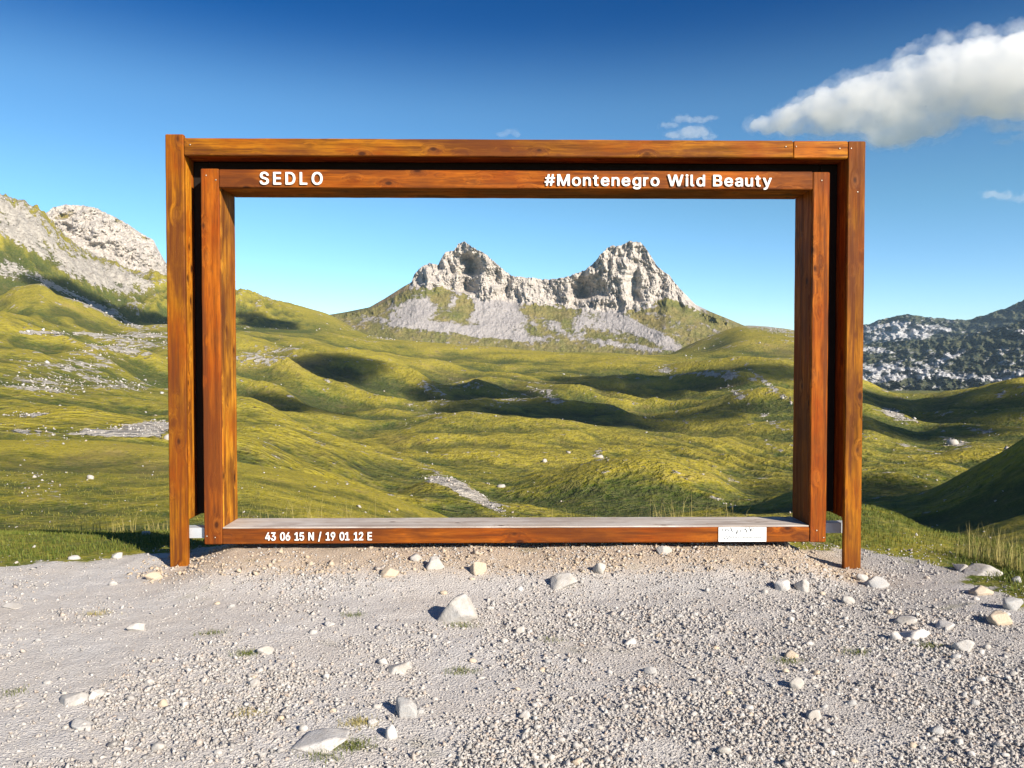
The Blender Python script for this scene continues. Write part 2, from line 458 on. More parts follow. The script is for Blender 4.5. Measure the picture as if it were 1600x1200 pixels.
#      -2200 -900 -300   0  130  262  371  497  600  700  780  870  950 1030 1100 1170 1240 1300 1349 1400 1450 1520 1600 1700 2000 2800
LAYERS = [
 (9,   [840, 838, 838, 843, 842, 842, 840, 838, 838, 838, 838, 838, 838, 838, 838, 836, 830, 815, 812, 820, 834, 850, 864, 880, 890, 890]),
 (12,  [840, 836, 834, 834, 833, 834, 834, 834, 834, 834, 834, 834, 834, 834, 834, 832, 826, 800, 792, 804, 828, 856, 874, 888, 895, 895]),
 (20,  [836, 832, 830, 832, 834, 832, 830, 838, 850, 860, 870, 875, 875, 875, 875, 870, 865, 866, 868, 870, 876, 885, 892, 895, 895, 890]),
 (38,  [700, 740, 755, 765, 765, 768, 770, 795, 815, 838, 860, 860, 860, 860, 860, 860, 860, 860, 865, 870, 880, 880, 870, 860, 840, 800]),
 (62,  [500, 600, 672, 690, 690, 700, 722, 749, 780, 814, 845, 850, 850, 850, 850, 850, 850, 850, 850, 850, 850, 840, 820, 800, 740, 700]),
 (85,  [480, 590, 684, 706, 708, 722, 748, 782, 812, 826, 830, 830, 830, 830, 830, 830, 830, 830, 830, 832, 835, 820, 790, 750, 600, 480]),
 (120, [440, 560, 660, 668, 674, 684, 690, 750, 792, 800, 806, 812, 815, 815, 815, 812, 806, 800, 800, 800, 790, 750, 700, 635, 410, 300]),
 (160, [430, 550, 656, 664, 670, 680, 684, 738, 772, 752, 788, 792, 790, 790, 792, 790, 775, 780, 790, 798, 800, 790, 770, 720, 470, 330]),
 (210, [420, 540, 640, 652, 660, 672, 660, 692, 735, 762, 775, 752, 726, 716, 730, 760, 768, 776, 775, 775, 778, 775, 765, 760, 600, 480]),
 (280, [410, 520, 600, 622, 636, 652, 630, 684, 712, 722, 728, 735, 738, 735, 742, 752, 748, 742, 735, 735, 735, 745, 750, 740, 620, 480]),
 (360, [400, 500, 580, 600, 612, 632, 640, 690, 700, 690, 690, 692, 692, 700, 706, 716, 716, 706, 700, 712, 715, 705, 700, 700, 620, 480]),
 (460, [380, 460, 556, 570, 585, 608, 628, 662, 668, 668, 668, 668, 680, 690, 688, 680, 668, 662, 655, 672, 690, 690, 690, 690, 620, 480]),
 (600, [360, 440, 520, 540, 556, 580, 590, 600, 612, 628, 632, 640, 650, 662, 648, 630, 628, 628, 630, 648, 660, 652, 652, 660, 620, 480]),
 (760, [340, 420, 500, 514, 519, 540, 556, 560, 570, 588, 596, 600, 606, 612, 604, 592, 590, 594, 600, 620, 628, 622, 620, 620, 600, 480]),
 (920, [320, 380, 470, 512, 516, 520, 526, 538, 556, 568, 574, 575, 576, 574, 566, 556, 556, 570, 585, 592, 596, 600, 600, 600, 590, 500]),
 (1000,[400, 420, 440, 470, 490, 528, 524, 530, 545, 552, 556, 560, 562, 560, 550, 540, 545, 566, 590, 602, 604, 606, 606, 606, 595, 510]),
 (1100,[280, 300, 300, 400, 425, 455, 500, 512, 524, 528, 534, 538, 540, 540, 530, 522, 528, 556, 590, 610, 612, 612, 612, 612, 600, 520]),
 (1280,[300, 320, 250, 305, 356, 436, 459, 486, 498, 508, 514, 518, 520, 516, 506, 500, 517, 556, 600, 625, 625, 625, 625, 625, 610, 540]),
 (1500,[350, 360, 330, 360, 400, 446, 470, 487, 488, 498, 500, 500, 500, 498, 490, 502, 530, 575, 605, 620, 620, 620, 620, 620, 600, 550]),
 (2100,[420, 440, 460, 480, 500, 520, 530, 540, 540, 540, 540, 540, 540, 540, 540, 550, 570, 590, 605, 610, 610, 610, 610, 610, 600, 560]),
 (3500,[540, 540, 550, 550, 560, 560, 560, 560, 560, 560, 560, 560, 560, 560, 560, 570, 580, 590, 595, 595, 595, 595, 595, 595, 590, 570]),
 (9000,[566] * 26),
 (30000,[568] * 26),
]
LR = np.array([l[0] for l in LAYERS], float); LV = np.array([l[1] for l in LAYERS], float)
_nu = sorted(set(LU) | {30, 65, 95, 165, 200, 232})
LV = np.array([curve(LU, row, np.array(_nu, float)) for row in LV]); LU = _nu
def crest(r, pts):
    k = int(np.where(LR == r)[0][0])
    xs = [p[0] for p in pts]; ys = [p[1] for p in pts]
    for i, u_ in enumerate(LU):
        if xs[0] <= u_ <= xs[-1]: LV[k, i] = np.interp(u_, xs, ys)
for _r, _dv in ((460, 6), (600, 14), (760, 20), (920, 24), (1000, 20), (1100, 10)):
    _k = int(np.where(LR == _r)[0][0])
    LV[_k] += _dv * np.clip((np.array(LU) - 1290) / 60, 0, 1)
crest(920, [(-300, 500), (0, 462), (30, 444), (65, 438), (95, 457), (130, 474), (165, 490), (200, 512), (262, 520), (371, 522)])
crest(1000, [(-300, 440), (0, 470), (65, 468), (130, 490), (200, 520), (262, 528), (371, 524)])
crest(1100, [(-300, 330), (0, 409), (65, 430), (130, 462), (200, 498), (262, 512), (371, 508)])
crest(1280, [(-300, 250), (0, 305), (30, 318), (65, 333), (95, 366), (130, 396), (165, 416), (200, 426), (232, 436), (262, 437), (371, 459)])
crest(1500, [(-300, 330), (0, 380), (130, 430), (262, 460), (371, 470)])
crest(1100, [(600, 530), (700, 538), (780, 544), (870, 550), (950, 552), (1030, 555), (1100, 550), (1170, 530), (1240, 528)])
crest(1280, [(497, 487), (600, 532), (700, 540), (780, 546), (870, 552), (950, 554), (1030, 556), (1100, 530), (1170, 510), (1240, 517)])
crest(1500, [(497, 487), (600, 530), (780, 545), (1030, 550), (1100, 534), (1170, 516)])

def layered_v(u, r):
    """apparent row of the ground at column u, range r; smooth in both"""
    shp = np.broadcast(u, r).shape
    u = np.broadcast_to(u, shp).ravel(); r = np.broadcast_to(r, shp).ravel()
    vals = np.stack([curve(LU, LV[k], u) for k in range(len(LR))])      # K x N
    lr = np.log(LR); x = np.clip(np.log(r), lr[0], lr[-1])
    i = np.clip(np.searchsorted(lr, x, side='right') - 1, 0, len(lr) - 2)
    K = len(lr)
    d = (vals[1:] - vals[:-1]) / np.diff(lr)[:, None]
    m = np.zeros_like(vals)
    m[1:-1] = 0.5 * (d[:-1] + d[1:])
    m[1:-1] *= 0.65 + 0.7 * d[:-1] * d[1:] / (d[:-1] ** 2 + d[1:] ** 2 + 1e-9)
    m[0] = d[0]; m[-1] = d[-1]
    n = np.arange(len(u))
    h = lr[i + 1] - lr[i]; t = (x - lr[i]) / h
    a, b = vals[i, n], vals[i + 1, n]
    v = ((2 * t**3 - 3 * t**2 + 1) * a + (t**3 - 2 * t**2 + t) * h * m[i, n]
         + (-2 * t**3 + 3 * t**2) * b + (t**3 - t**2) * h * m[i + 1, n])
    return v.reshape(shp)

def pad_z(x, y):
    bank = 0.125 * sstep(-2.5, -2.05, x) * (1 - sstep(2.25, 2.65, x)) * sstep(5.25, 6.2, y)
    z = 0.018 * fbm(x * 0.7, y * 0.7, 3, seed=1) + 0.006 * fbm(x * 4, y * 4, 3, seed=2) + bank
    z = z - 0.06 * np.exp(-((x - 2.95) / 0.55) ** 2 - ((y - 6.0) / 0.7) ** 2)
    z = z + 0.02 * sstep(5.6, 6.1, y) * fbm(x * 2.4, y * 2.4, 3, seed=3) * (np.abs(x) < 3)
    return z

def ground_z(x, y):
    r = np.hypot(x, y)
    az = np.arctan2(x, y)
    azc = np.clip(az - YAW, -1.15, 1.15)
    u = 800 + FPX * np.tan(azc)
    v = layered_v(u, np.maximum(r, 9))
    p = at_range(u, v, np.maximum(r, 9))
    z = p[..., 2]
    back = sstep(1.15, 1.9, np.abs(az))
    z = z * (1 - back) + (-0.02 * r) * back * (r < 60) + back * (r >= 60) * (-1.2)
    # relief noise, wavelength grows with range
    w1 = sstep(13, 30, r) * (1 - sstep(90, 160, r))
    w2 = sstep(60, 150, r) * (1 - sstep(500, 900, r))
    w3 = sstep(300, 600, r)
    z = z + w1 * (0.55 * fbm(x / 14, y / 14, 4, seed=4) + 0.10 * ridged(x / 3.2, y / 3.2, 3, seed=5))
    z = z + w2 * (4.8 * fbm(x / 60, y / 60, 4, 0.4, seed=6) + 0.9 * ridged(x / 24 + y / 60, y / 30, 4, seed=7))
    calm = 1 - 0.82 * sstep(950, 1150, r)
    z = z + w3 * calm * (17.0 * fbm(x / 210, y / 210, 4, 0.38, seed=8) + 16.0 * ridged(x / 130 + y / 300, y / 150, 3, 0.36, seed=9) * np.exp(-((r - 640) / 230) ** 2) + 1.1 * ridged(x / 38 + y / 60, y / 45, 3, 0.55, seed=19))
    tm = np.exp(-(((x - 100) / 45) ** 2 + ((y - 330) / 60) ** 2)) + 0.5 * np.exp(-(((x + 60) / 40) ** 2 + ((y - 330) / 60) ** 2))
    z = z + tm * 0.8 * np.sin((x * 0.55 + y * 0.16) + 1.6 * fbm(x / 30, y / 30, 3, seed=29))
    cr = sstep(-0.22, -0.34, az) * (az > -1.2) * sstep(1040, 1150, r) * (1 - sstep(1700, 2200, r))
    z = z + cr * (17 * ridged(x / 70 + y / 200, y / 120, 5, 0.62, seed=27) + 8 * ridged(x / 22 - y / 60, y / 34, 4, 0.62, seed=28) - 7)
    zp = pad_z(x, y)
    k = sstep(0.0, 2.6, EDGE(x, y))
    k = np.maximum(k, sstep(8.5, 11, r))
    k = np.where(np.abs(az) > 1.9, sstep(9, 14, r), k)
    return zp * (1 - k) + z * k

# ------------------------------------------------------------------ painted masks (ground colours, dark patches include painted shade)
def blobs(u, v, lst):
    s = np.zeros(np.broadcast(u, v).shape)
    for cu, cv, ru, rv, ang, amt in lst:
        a = math.radians(ang); ca, sa = math.cos(a), math.sin(a)
        du, dv = u - cu, v - cv
        X = (du * ca + dv * sa) / ru; Y = (-du * sa + dv * ca) / rv
        s = s + amt * np.exp(-(X * X + Y * Y) ** 1.3)
    return s

ROCK = [(60, 600, 90, 14, 5, .35), (230, 600, 60, 10, 0, .2), (150, 595, 60, 8, 6, .35), (190, 672, 120, 9, -5, .55), (235, 672, 40, 12, -8, .4), (50, 672, 60, 6, 0, .35),
        (30, 648, 40, 6, 0, .35), (200, 540, 100, 24, -12, .30), (110, 575, 80, 10, 5, .3),
        (70, 520, 60, 3, 0, .5), (170, 524, 80, 3, 1, .35), (410, 512, 60, 4, 0, .25),
        (90, 385, 130, 26, 28, .34), (25, 345, 60, 36, 45, .40), (200, 428, 60, 10, 15, .3), (170, 440, 90, 14, 12, .35), (200, 480, 50, 16, 20, .25), (130, 420, 90, 12, 25, .3),
        (80, 444, 90, 7, 27, .55), (180, 492, 60, 6, 28, .4), (10, 425, 30, 14, 30, .5),
        (410, 560, 55, 16, -10, .28), (430, 590, 30, 9, 30, .2), (60, 745, 40, 8, 30, .15), (70, 770, 60, 16, 15, .15),
        (730, 768, 75, 9, 28, .42), (690, 750, 40, 5, 8, .5), (745, 780, 50, 8, 28, .3),
        (860, 620, 30, 8, 30, .35), (680, 615, 28, 12, 30, .25), (720, 600, 40, 10, 30, .2), (650, 640, 50, 8, 20, .2), (800, 625, 40, 8, -20, .2),
        (1100, 585, 60, 4, 4, .25), (1140, 590, 10, 12, 40, .4), (1170, 630, 70, 6, 38, .3), (1200, 600, 60, 5, 40, .3), (1040, 578, 14, 7, 0, .3),
        (1210, 700, 40, 5, 40, .25), (935, 710, 14, 7, 10, .35), (1150, 755, 30, 4, 5, .25), (1130, 785, 40, 4, 20, .3),
        (640, 660, 14, 6, 0, .25), (1400, 650, 30, 8, 20, .35), (1490, 690, 24, 8, 10, .45), (1540, 675, 30, 6, 15, .35), (1590, 620, 40, 9, 0, .3),
        (1440, 850, 40, 6, 30, .3), (1430, 700, 60, 4, 15, .2), (760, 520, 180, 5, 3, .30), (1000, 528, 120, 8, 8, .28), (640, 525, 90, 5, -3, .28),
        (1190, 508, 70, 10, 12, .42), (1090, 520, 60, 8, 20, .2), (470, 620, 40, 5, 5, .1), (400, 470, 40, 8, 15, .12), (560, 515, 80, 4, 0, .2)]
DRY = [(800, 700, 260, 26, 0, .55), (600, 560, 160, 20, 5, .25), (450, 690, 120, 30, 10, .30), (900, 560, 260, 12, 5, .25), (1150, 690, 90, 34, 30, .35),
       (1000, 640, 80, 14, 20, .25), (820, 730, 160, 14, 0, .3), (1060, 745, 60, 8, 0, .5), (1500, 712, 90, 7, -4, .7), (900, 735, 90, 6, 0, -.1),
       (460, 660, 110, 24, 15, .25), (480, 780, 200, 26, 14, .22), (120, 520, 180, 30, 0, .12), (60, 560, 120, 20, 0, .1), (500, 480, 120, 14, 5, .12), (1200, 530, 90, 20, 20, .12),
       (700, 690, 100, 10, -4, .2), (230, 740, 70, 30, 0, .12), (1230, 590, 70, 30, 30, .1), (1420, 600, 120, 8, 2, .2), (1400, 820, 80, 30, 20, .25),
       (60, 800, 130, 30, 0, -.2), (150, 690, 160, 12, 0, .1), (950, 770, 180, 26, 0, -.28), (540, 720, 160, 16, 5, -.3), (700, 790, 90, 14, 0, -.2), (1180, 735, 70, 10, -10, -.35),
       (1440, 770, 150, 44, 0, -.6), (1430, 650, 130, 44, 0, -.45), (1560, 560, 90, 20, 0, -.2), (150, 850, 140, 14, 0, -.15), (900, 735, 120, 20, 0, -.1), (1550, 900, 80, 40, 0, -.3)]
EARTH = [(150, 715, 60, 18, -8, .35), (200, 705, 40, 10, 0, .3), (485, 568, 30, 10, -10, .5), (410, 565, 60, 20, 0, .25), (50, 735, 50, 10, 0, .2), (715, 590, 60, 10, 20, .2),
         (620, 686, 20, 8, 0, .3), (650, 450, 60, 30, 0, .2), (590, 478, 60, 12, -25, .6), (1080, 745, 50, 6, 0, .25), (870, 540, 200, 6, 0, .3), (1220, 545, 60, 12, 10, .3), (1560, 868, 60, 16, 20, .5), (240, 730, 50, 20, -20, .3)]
HEATH_SHADE = [(520, 722, 150, 18, 6, .45), (620, 755, 90, 16, 14, .35), (470, 700, 90, 10, 8, .25), (1190, 770, 60, 20, -20, .3), (200, 715, 40, 8, 0, .1), (520, 575, 40, 18, 25, .55), (560, 590, 60, 16, 20, .35), (470, 625, 90, 9, 8, .4), (690, 625, 70, 26, 10, .4), (900, 635, 130, 20, 18, .45), (800, 600, 120, 14, 5, .3),
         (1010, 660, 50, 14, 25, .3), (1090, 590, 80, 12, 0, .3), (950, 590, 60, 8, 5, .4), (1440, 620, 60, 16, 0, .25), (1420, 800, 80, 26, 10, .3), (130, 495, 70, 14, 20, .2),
         (660, 525, 60, 5, 0, .3), (780, 535, 60, 5, 0, .15), (560, 830, 60, 10, 0, .2), (1120, 540, 50, 7, 10, .25)]  # heath patches, also painting cloud and hill shade into the ground colour

def paint_for(x, y, z, extra_rock=0.0, nscale=1.0):
    u, v = proj(x, y, z)
    r = np.hypot(x, y)
    lr = np.log(np.maximum(r, 1))
    s = 0.12 * r + 0.4                       # feature size follows range
    # noise in a range-relative domain (log-range, azimuth) keeps one texture scale per view
    a = np.arctan2(x, y) * 9; b = lr * 9
    n1 = fbm(a * 1.5, b * 1.5, 5, 0.55, seed=11)
    n2 = fbm(a * 5 + n1, b * 5, 4, 0.6, seed=12)
    n3 = fbm(a * 2.2 + n1 * .7, b * 7, 4, 0.6, seed=13)
    n4 = fbm(a * 14, b * 14, 4, 0.6, seed=14); n5 = ridged(a * 7 + b * 2, b * 11, 4, 0.6, seed=15)
    rock = 0.20 + 0.8 * blobs(u, v, ROCK) + 0.16 * n2 + 0.13 * n3 + 0.16 * n4 + 0.10 * n5 * sstep(60, 200, r) + extra_rock
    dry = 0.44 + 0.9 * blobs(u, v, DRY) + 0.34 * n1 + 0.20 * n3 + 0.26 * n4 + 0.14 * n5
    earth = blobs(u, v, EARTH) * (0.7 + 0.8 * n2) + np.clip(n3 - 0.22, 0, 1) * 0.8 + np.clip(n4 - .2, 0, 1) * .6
    heath = blobs(u, v, HEATH_SHADE) * (0.8 + 0.9 * n2) + np.clip(n1 - 0.2, 0, 1) * 0.5 + np.clip(n4 - 0.15, 0, 1) * 0.5 + np.clip(-n5 - .1, 0, 1) * .3
    return np.stack([np.clip(rock, 0, 1.2), np.clip(dry, 0, 1), np.clip(earth, 0, 1), np.clip(heath, 0, 1)], -1)

# ------------------------------------------------------------------ the terrain sheet
fine = np.linspace(math.radians(-38), math.radians(38), 860)
left = -np.radians(np.concatenate([np.arange(180, 80, -5), np.arange(80, 50, -1.5), np.arange(50, 38.2, -0.4)]))
right = -left[::-1][:-1]
AZ = np.concatenate([left, fine, right]) + YAW
RR = np.concatenate([[1.0], np.exp(np.linspace(math.log(3), math.log(12), 24)), np.exp(np.linspace(math.log(12.3), math.log(160), 170)),
                     np.exp(np.linspace(math.log(162), math.log(1600), 370)), np.exp(np.linspace(math.log(1650), math.log(9000), 30))])
RG, AG = np.meshgrid(RR, AZ, indexing='ij')
TX, TY = RG * np.sin(AG), RG * np.cos(AG)
TZ = ground_z(TX, TY)
inpad = (TX > -8.4) & (TX < 8.4) & (TY > -2.4) & (TY < 9.4)
TZ = np.where(inpad, TZ - 0.25, TZ)
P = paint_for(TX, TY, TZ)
# tone follows the landform for contrast: crests drier and paler, hollows greener and darker
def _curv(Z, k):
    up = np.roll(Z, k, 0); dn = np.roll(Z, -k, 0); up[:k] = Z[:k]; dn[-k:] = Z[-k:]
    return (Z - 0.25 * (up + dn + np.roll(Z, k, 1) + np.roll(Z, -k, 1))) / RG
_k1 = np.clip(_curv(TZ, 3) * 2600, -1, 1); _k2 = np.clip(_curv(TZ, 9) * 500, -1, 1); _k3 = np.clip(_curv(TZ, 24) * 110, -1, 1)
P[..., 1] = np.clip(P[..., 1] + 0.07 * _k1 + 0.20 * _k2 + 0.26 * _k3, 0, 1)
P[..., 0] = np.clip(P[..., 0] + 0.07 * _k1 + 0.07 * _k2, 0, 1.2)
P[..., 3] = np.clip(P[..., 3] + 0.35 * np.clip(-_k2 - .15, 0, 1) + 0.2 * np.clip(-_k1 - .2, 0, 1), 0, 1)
nc = len(AZ)
def band(name, i0, i1, mat, label):
    rows = slice(i0, i1 + 1)
    V = np.stack([TX[rows], TY[rows], TZ[rows]], -1).reshape(-1, 3)
    q = grid_quads(i1 - i0 + 1, nc, wrap=True)[:, ::-1]
    me = np_mesh(name, V, quads=q, mat=mat)
    add_paint(me, P[rows].reshape(-1, 4))
    return tag(link(name, me), label, None, kind='structure')
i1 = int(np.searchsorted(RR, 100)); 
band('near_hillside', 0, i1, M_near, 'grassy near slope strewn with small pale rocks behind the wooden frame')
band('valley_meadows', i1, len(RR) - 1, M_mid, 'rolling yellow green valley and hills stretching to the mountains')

# ------------------------------------------------------------------ gravel lay-by
gx = np.linspace(-8.6, 8.6, 560); gy = np.concatenate([np.linspace(-2.6, 2.0, 30), np.linspace(2.05, 9.6, 300)])
GX, GY = np.meshgrid(gx, gy)
GZ = ground_z(GX, GY) + 0.006
GZ = GZ + 0.005 * fbm(GX * 9, GY * 9, 3, 0.6, seed=21) * 1.0
e = EDGE(GX, GY) + 0.42 * fbm(GX * 2.2, GY * 2.2, 4, 0.6, seed=22)
turf = sstep(-0.12, 0.12, e)
moss = np.clip(fbm(GX * 1.7, GY * 2.6, 4, 0.6, seed=23) - 0.42, 0, 1) * 2.2
bank = sstep(-2.8, -2.3, GX) * (1 - sstep(2.6, 3.2, GX)) * sstep(5.55, 5.95, GY)
q = grid_quads(len(gy), len(gx))
fe = turf.ravel()[q].mean(1)
V = np.stack([GX, GY, GZ], -1).reshape(-1, 3)
def sub_mesh(name, V, q, keep, mat, paint):
    q = q[keep]
    used, inv = np.unique(q.ravel(), return_inverse=True)
    me = np_mesh(name, V[used], quads=inv.reshape(-1, 4), mat=mat)
    add_paint(me, paint[used])
    return me
gap_shade = np.clip(sstep(-0.3, 2.8, GX) * (0.75 + 0.9 * fbm(GX * .9, GY * 1.1, 4, .6, seed=25)) - bank, 0, 1)  # shade of stone gaps on the right, put into the ground colour
pg = np.stack([gap_shade, np.clip(moss * 0.6 + turf, 0, 1), bank * 0.75, 0 * turf + 1], -1).reshape(-1, 4)
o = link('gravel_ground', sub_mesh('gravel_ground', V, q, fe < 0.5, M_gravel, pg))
tag(o, 'pale dusty crushed limestone ground in front of the wooden frame', kind='structure')
pt = paint_for(GX, GY, GZ).reshape(-1, 4)
pt[:, 0] = np.clip(0.16 + 0.25 * fbm(GX.ravel() * 1.5, GY.ravel() * 1.5, 3, seed=5), 0, .5); pt[:, 1] = np.clip(pt[:, 1] - 0.2, 0, 1)
M_turf = mat_terrain('turf_edge', 9.0, 1.1, 0.03, spots=0.3)
o = link('grass_verge', sub_mesh('grass_verge', V, q, fe >= 0.5, M_turf, pt))
tag(o, 'short green turf bordering the gravel behind and beside the frame', kind='structure')

# ------------------------------------------------------------------ mountains
def patch(name, us, keys, rows, disp, mat, label, cat=None, kind='structure', rockfn=None, jag=0.0):
    """sheet draped between key rows; keys = list of (nodes_u, nodes_v, range fn/number)"""
    us = np.asarray(us, float)
    KV = np.stack([curve(k[0], k[1], us) if k[3] else np.interp(us, k[0], k[1]) for k in keys])
    KR = np.stack([k[2] + 0 * us for k in keys])
    vs, rs, ts = [], [], []
    for k in range(len(keys) - 1):
        n = rows[k]
        for t in np.linspace(0, 1, n, endpoint=(k == len(keys) - 2)):
            vs.append(KV[k] * (1 - t) + KV[k + 1] * t); rs.append(KR[k] * (1 - t) + KR[k + 1] * t); ts.append(np.full(len(us), k + t))
    Vv, Rr, Tt = np.array(vs), np.array(rs), np.array(ts)
    Uu = np.broadcast_to(us, Vv.shape)
    Vv, Rr = disp(Uu, Vv, Rr, Tt)
    p = at_range(Uu, Vv, Rr)
    x, y, z = p[..., 0], p[..., 1], p[..., 2]
    me = np_mesh(name, p.reshape(-1, 3), quads=grid_quads(*Vv.shape), mat=mat)
    pa = rockfn(Uu, Vv, Tt, x, y, z)
    add_paint(me, pa.reshape(-1, 4))
    return tag(link(name, me), label, cat, kind=kind)

# --- saddle mountain with twin peaks
cu = [500, 540, 577, 600, 630, 643, 647, 660, 671, 684, 688, 696, 709, 716, 726, 735, 744, 757, 772, 787, 799, 825, 851, 870, 892, 915, 930, 937, 949, 956, 964, 975, 986, 1001, 1009, 1016, 1027, 1046, 1061, 1076, 1087, 1110, 1140, 1180]
cv = [494, 487.5, 480, 467, 448, 441, 429, 416, 411, 414, 407, 394, 392, 382, 377, 384, 390, 396, 409, 422, 431, 434, 437, 436, 431, 422, 409, 399, 388, 384, 385, 382, 377, 379, 388, 399, 416, 431, 450, 465, 476, 487, 499, 516]
fu = [500, 577, 600, 640, 655, 694, 720, 740, 800, 860, 915, 930, 965, 985, 1005, 1025, 1042, 1060, 1076, 1100, 1180]
fv = [496, 484, 473, 452, 447, 446, 455, 464, 469, 474, 480, 482, 484, 482, 477, 472, 464, 470, 476, 490, 520]
bu = [500, 600, 700, 800, 900, 1000, 1100, 1180]
bv = [540, 548, 556, 562, 566, 570, 568, 566]
NOTCH = [(735, 756, 396, 428, 46), (728, 752, 430, 456, 40), (792, 804, 432, 466, 26), (916, 934, 430, 466, 44), (938, 956, 434, 462, 36), (657, 667, 420, 448, 24),
         (684, 692, 398, 418, 24), (906, 917, 436, 480, 20), (640, 647, 425, 446, 12), (992, 1002, 402, 470, 16), (872, 884, 440, 476, 16), (1016, 1024, 400, 440, 14), (775, 786, 412, 446, 22), (1035, 1045, 436, 466, 14), (705, 712, 400, 432, 14)]
def twin_disp(U, Vv, R, T):
    cl = sstep(0.75, 1.1, T) * (1 - sstep(2.0, 2.3, T))
    fade = 1 - sstep(2.0, 2.02, T) * 0
    x, y = U * 1.15, Vv * 1.15
    warp = fbm(U / 40, Vv / 40, 3, seed=31) * 10
    ribs = ridged((U + warp) / 17, (Vv + warp) / 60, 5, 0.62, seed=32)
    crag = fbm(U / 9, Vv / 12, 5, 0.68, seed=33) - 0.9 * ridged((U - Vv * .5) / 24, (Vv + U * .4) / 44, 4, 0.62, seed=45)
    slab = np.exp(-(((U - 984) / 17) ** 2 + ((Vv - 440) / 30) ** 2) ** 2)
    ribs = ribs * (1 - .8 * slab); crag = crag * (1 - .75 * slab)
    R = R - cl * (40 * fbm((U + warp) / 44, Vv / 80, 3, 0.5, seed=39) + 17 * ribs + 12 * crag) * (1 - 0.75 * sstep(0.0, 1.0, (T > 2) * (T - 2) * 4))
    R = R - cl * 7 * ridged((U * 0.25 + Vv + warp) / 9, (U - Vv) / 70, 3, 0.6, seed=44)
    for u0, u1, v0, v1, D in NOTCH:
        wv = sstep(v0 - 16, v1 - 4, Vv) * (1 - sstep(v1 - 3, v1 + 5, Vv)) * (1 - sstep(1.7, 1.95, T))
        uu = U + 4 * fbm(U / 14, Vv / 14, 3, seed=34)
        w = u1 - u0
        saw = sstep(u0 - 1.8 * w, u0, uu) * (1 - np.clip((uu - u0) / w, 0, 1))
        R = R + 1.5 * D * saw * wv
    # strata and blocky screes
    lower = (1 - sstep(0.8, 1.1, T)) * sstep(0.05, 0.2, T)
    R = R - lower * (9 * fbm(U / 40, Vv / 20, 4, seed=35) + 4 * ridged(U / 10, Vv / 8, 4, 0.6, seed=36))
    jag = 2.6 * fbm(U / 6.0, U * 0 + 3.3, 4, 0.7, seed=37) + 1.2 * ridged(U / 3.0, U * 0, 2, seed=38)
    w = np.exp(-((T - 2.0) / 0.12) ** 2) * sstep(630, 660, U) * (1 - sstep(1040, 1085, U))
    return Vv - jag * w * 0.8, R
TW_ROCK = [(300 * .375 + 540, 360 + 330 * .375, 34, 16, -10, .75), (640 * .375 + 540, 360 + 335 * .375, 44, 22, 15, .85), (700, 470, 22, 12, -30, .4),
           (900, 500, 26, 14, 60, .4), (1010, 520, 62, 9, 25, .8), (940, 505, 40, 14, 20, .35), (960, 490, 30, 10, 30, .4), (860, 505, 30, 8, 30, .4), (1090, 500, 45, 4, 30, .45), (1060, 486, 30, 4, 35, .35),
           (700, 512, 120, 8, 6, .55), (790, 524, 60, 6, 8, .5), (1040, 500, 40, 8, 20, .2), (980, 540, 80, 5, 8, .35), (760, 500, 40, 14, 10, .3)]
TW_GRASS = [(688, 465, 16, 22, 15, .5), (728, 478, 12, 18, 0, .6), (820, 485, 26, 10, 10, .25), (845, 488, 20, 14, 0, .3), (890, 488, 18, 16, 0, .35), (700, 430, 26, 10, -25, .42), (722, 425, 14, 10, 0, .35), (1045, 475, 40, 9, 30, .5), (1080, 492, 60, 12, 25, .35), (1020, 500, 26, 8, 10, .2), (925, 420, 30, 5, -30, .25), (980, 398, 14, 5, -30, .2), (655, 440, 30, 10, -25, .2)]
def twin_paint(U, Vv, T, x, y, z):
    n = fbm(U / 22, Vv / 14, 5, 0.6, seed=41); n2 = fbm(U / 7, Vv / 5, 4, 0.6, seed=42)
    incl = sstep(636, 648, U) * (1 - sstep(1060, 1100, U - 0.3 * (Vv - 440)))
    cliff = sstep(0.9, 1.05, T + 0.1 * n2) * incl
    rock = 0.34 + 0.95 * cliff + blobs(U, Vv, TW_ROCK) - blobs(U, Vv, TW_GRASS) * 1.1 + 0.26 * n + 0.24 * n2
    dry = 0.10 + 0.2 * n + 0.8 * cliff
    earth = np.clip(sstep(575, 600, U) * (1 - sstep(640, 665, U)) * sstep(1.0, 1.6, T) * 0.9 + 0.3 * np.clip(n, 0, 1) + 0.35 * (1 - cliff), 0, 1)
    heath = np.clip(0.12 + 0.5 * n2, 0, 0.7)
    return np.stack([np.clip(rock, 0, 1.3), np.clip(dry, 0, 1), earth, heath * (1 - cliff)], -1)
patch('twin_peaked_mountain', np.arange(500, 1181, 0.8),
      [(bu, bv, 1290, True), (fu, fv, 1470, True), (cu, cv, 1540, False), ([500, 1180], [560, 560], 1800, True)],
      [70, 130, 14], twin_disp, M_mount, 'pale limestone saddle mountain with two rocky peaks and scree below', rockfn=twin_paint)

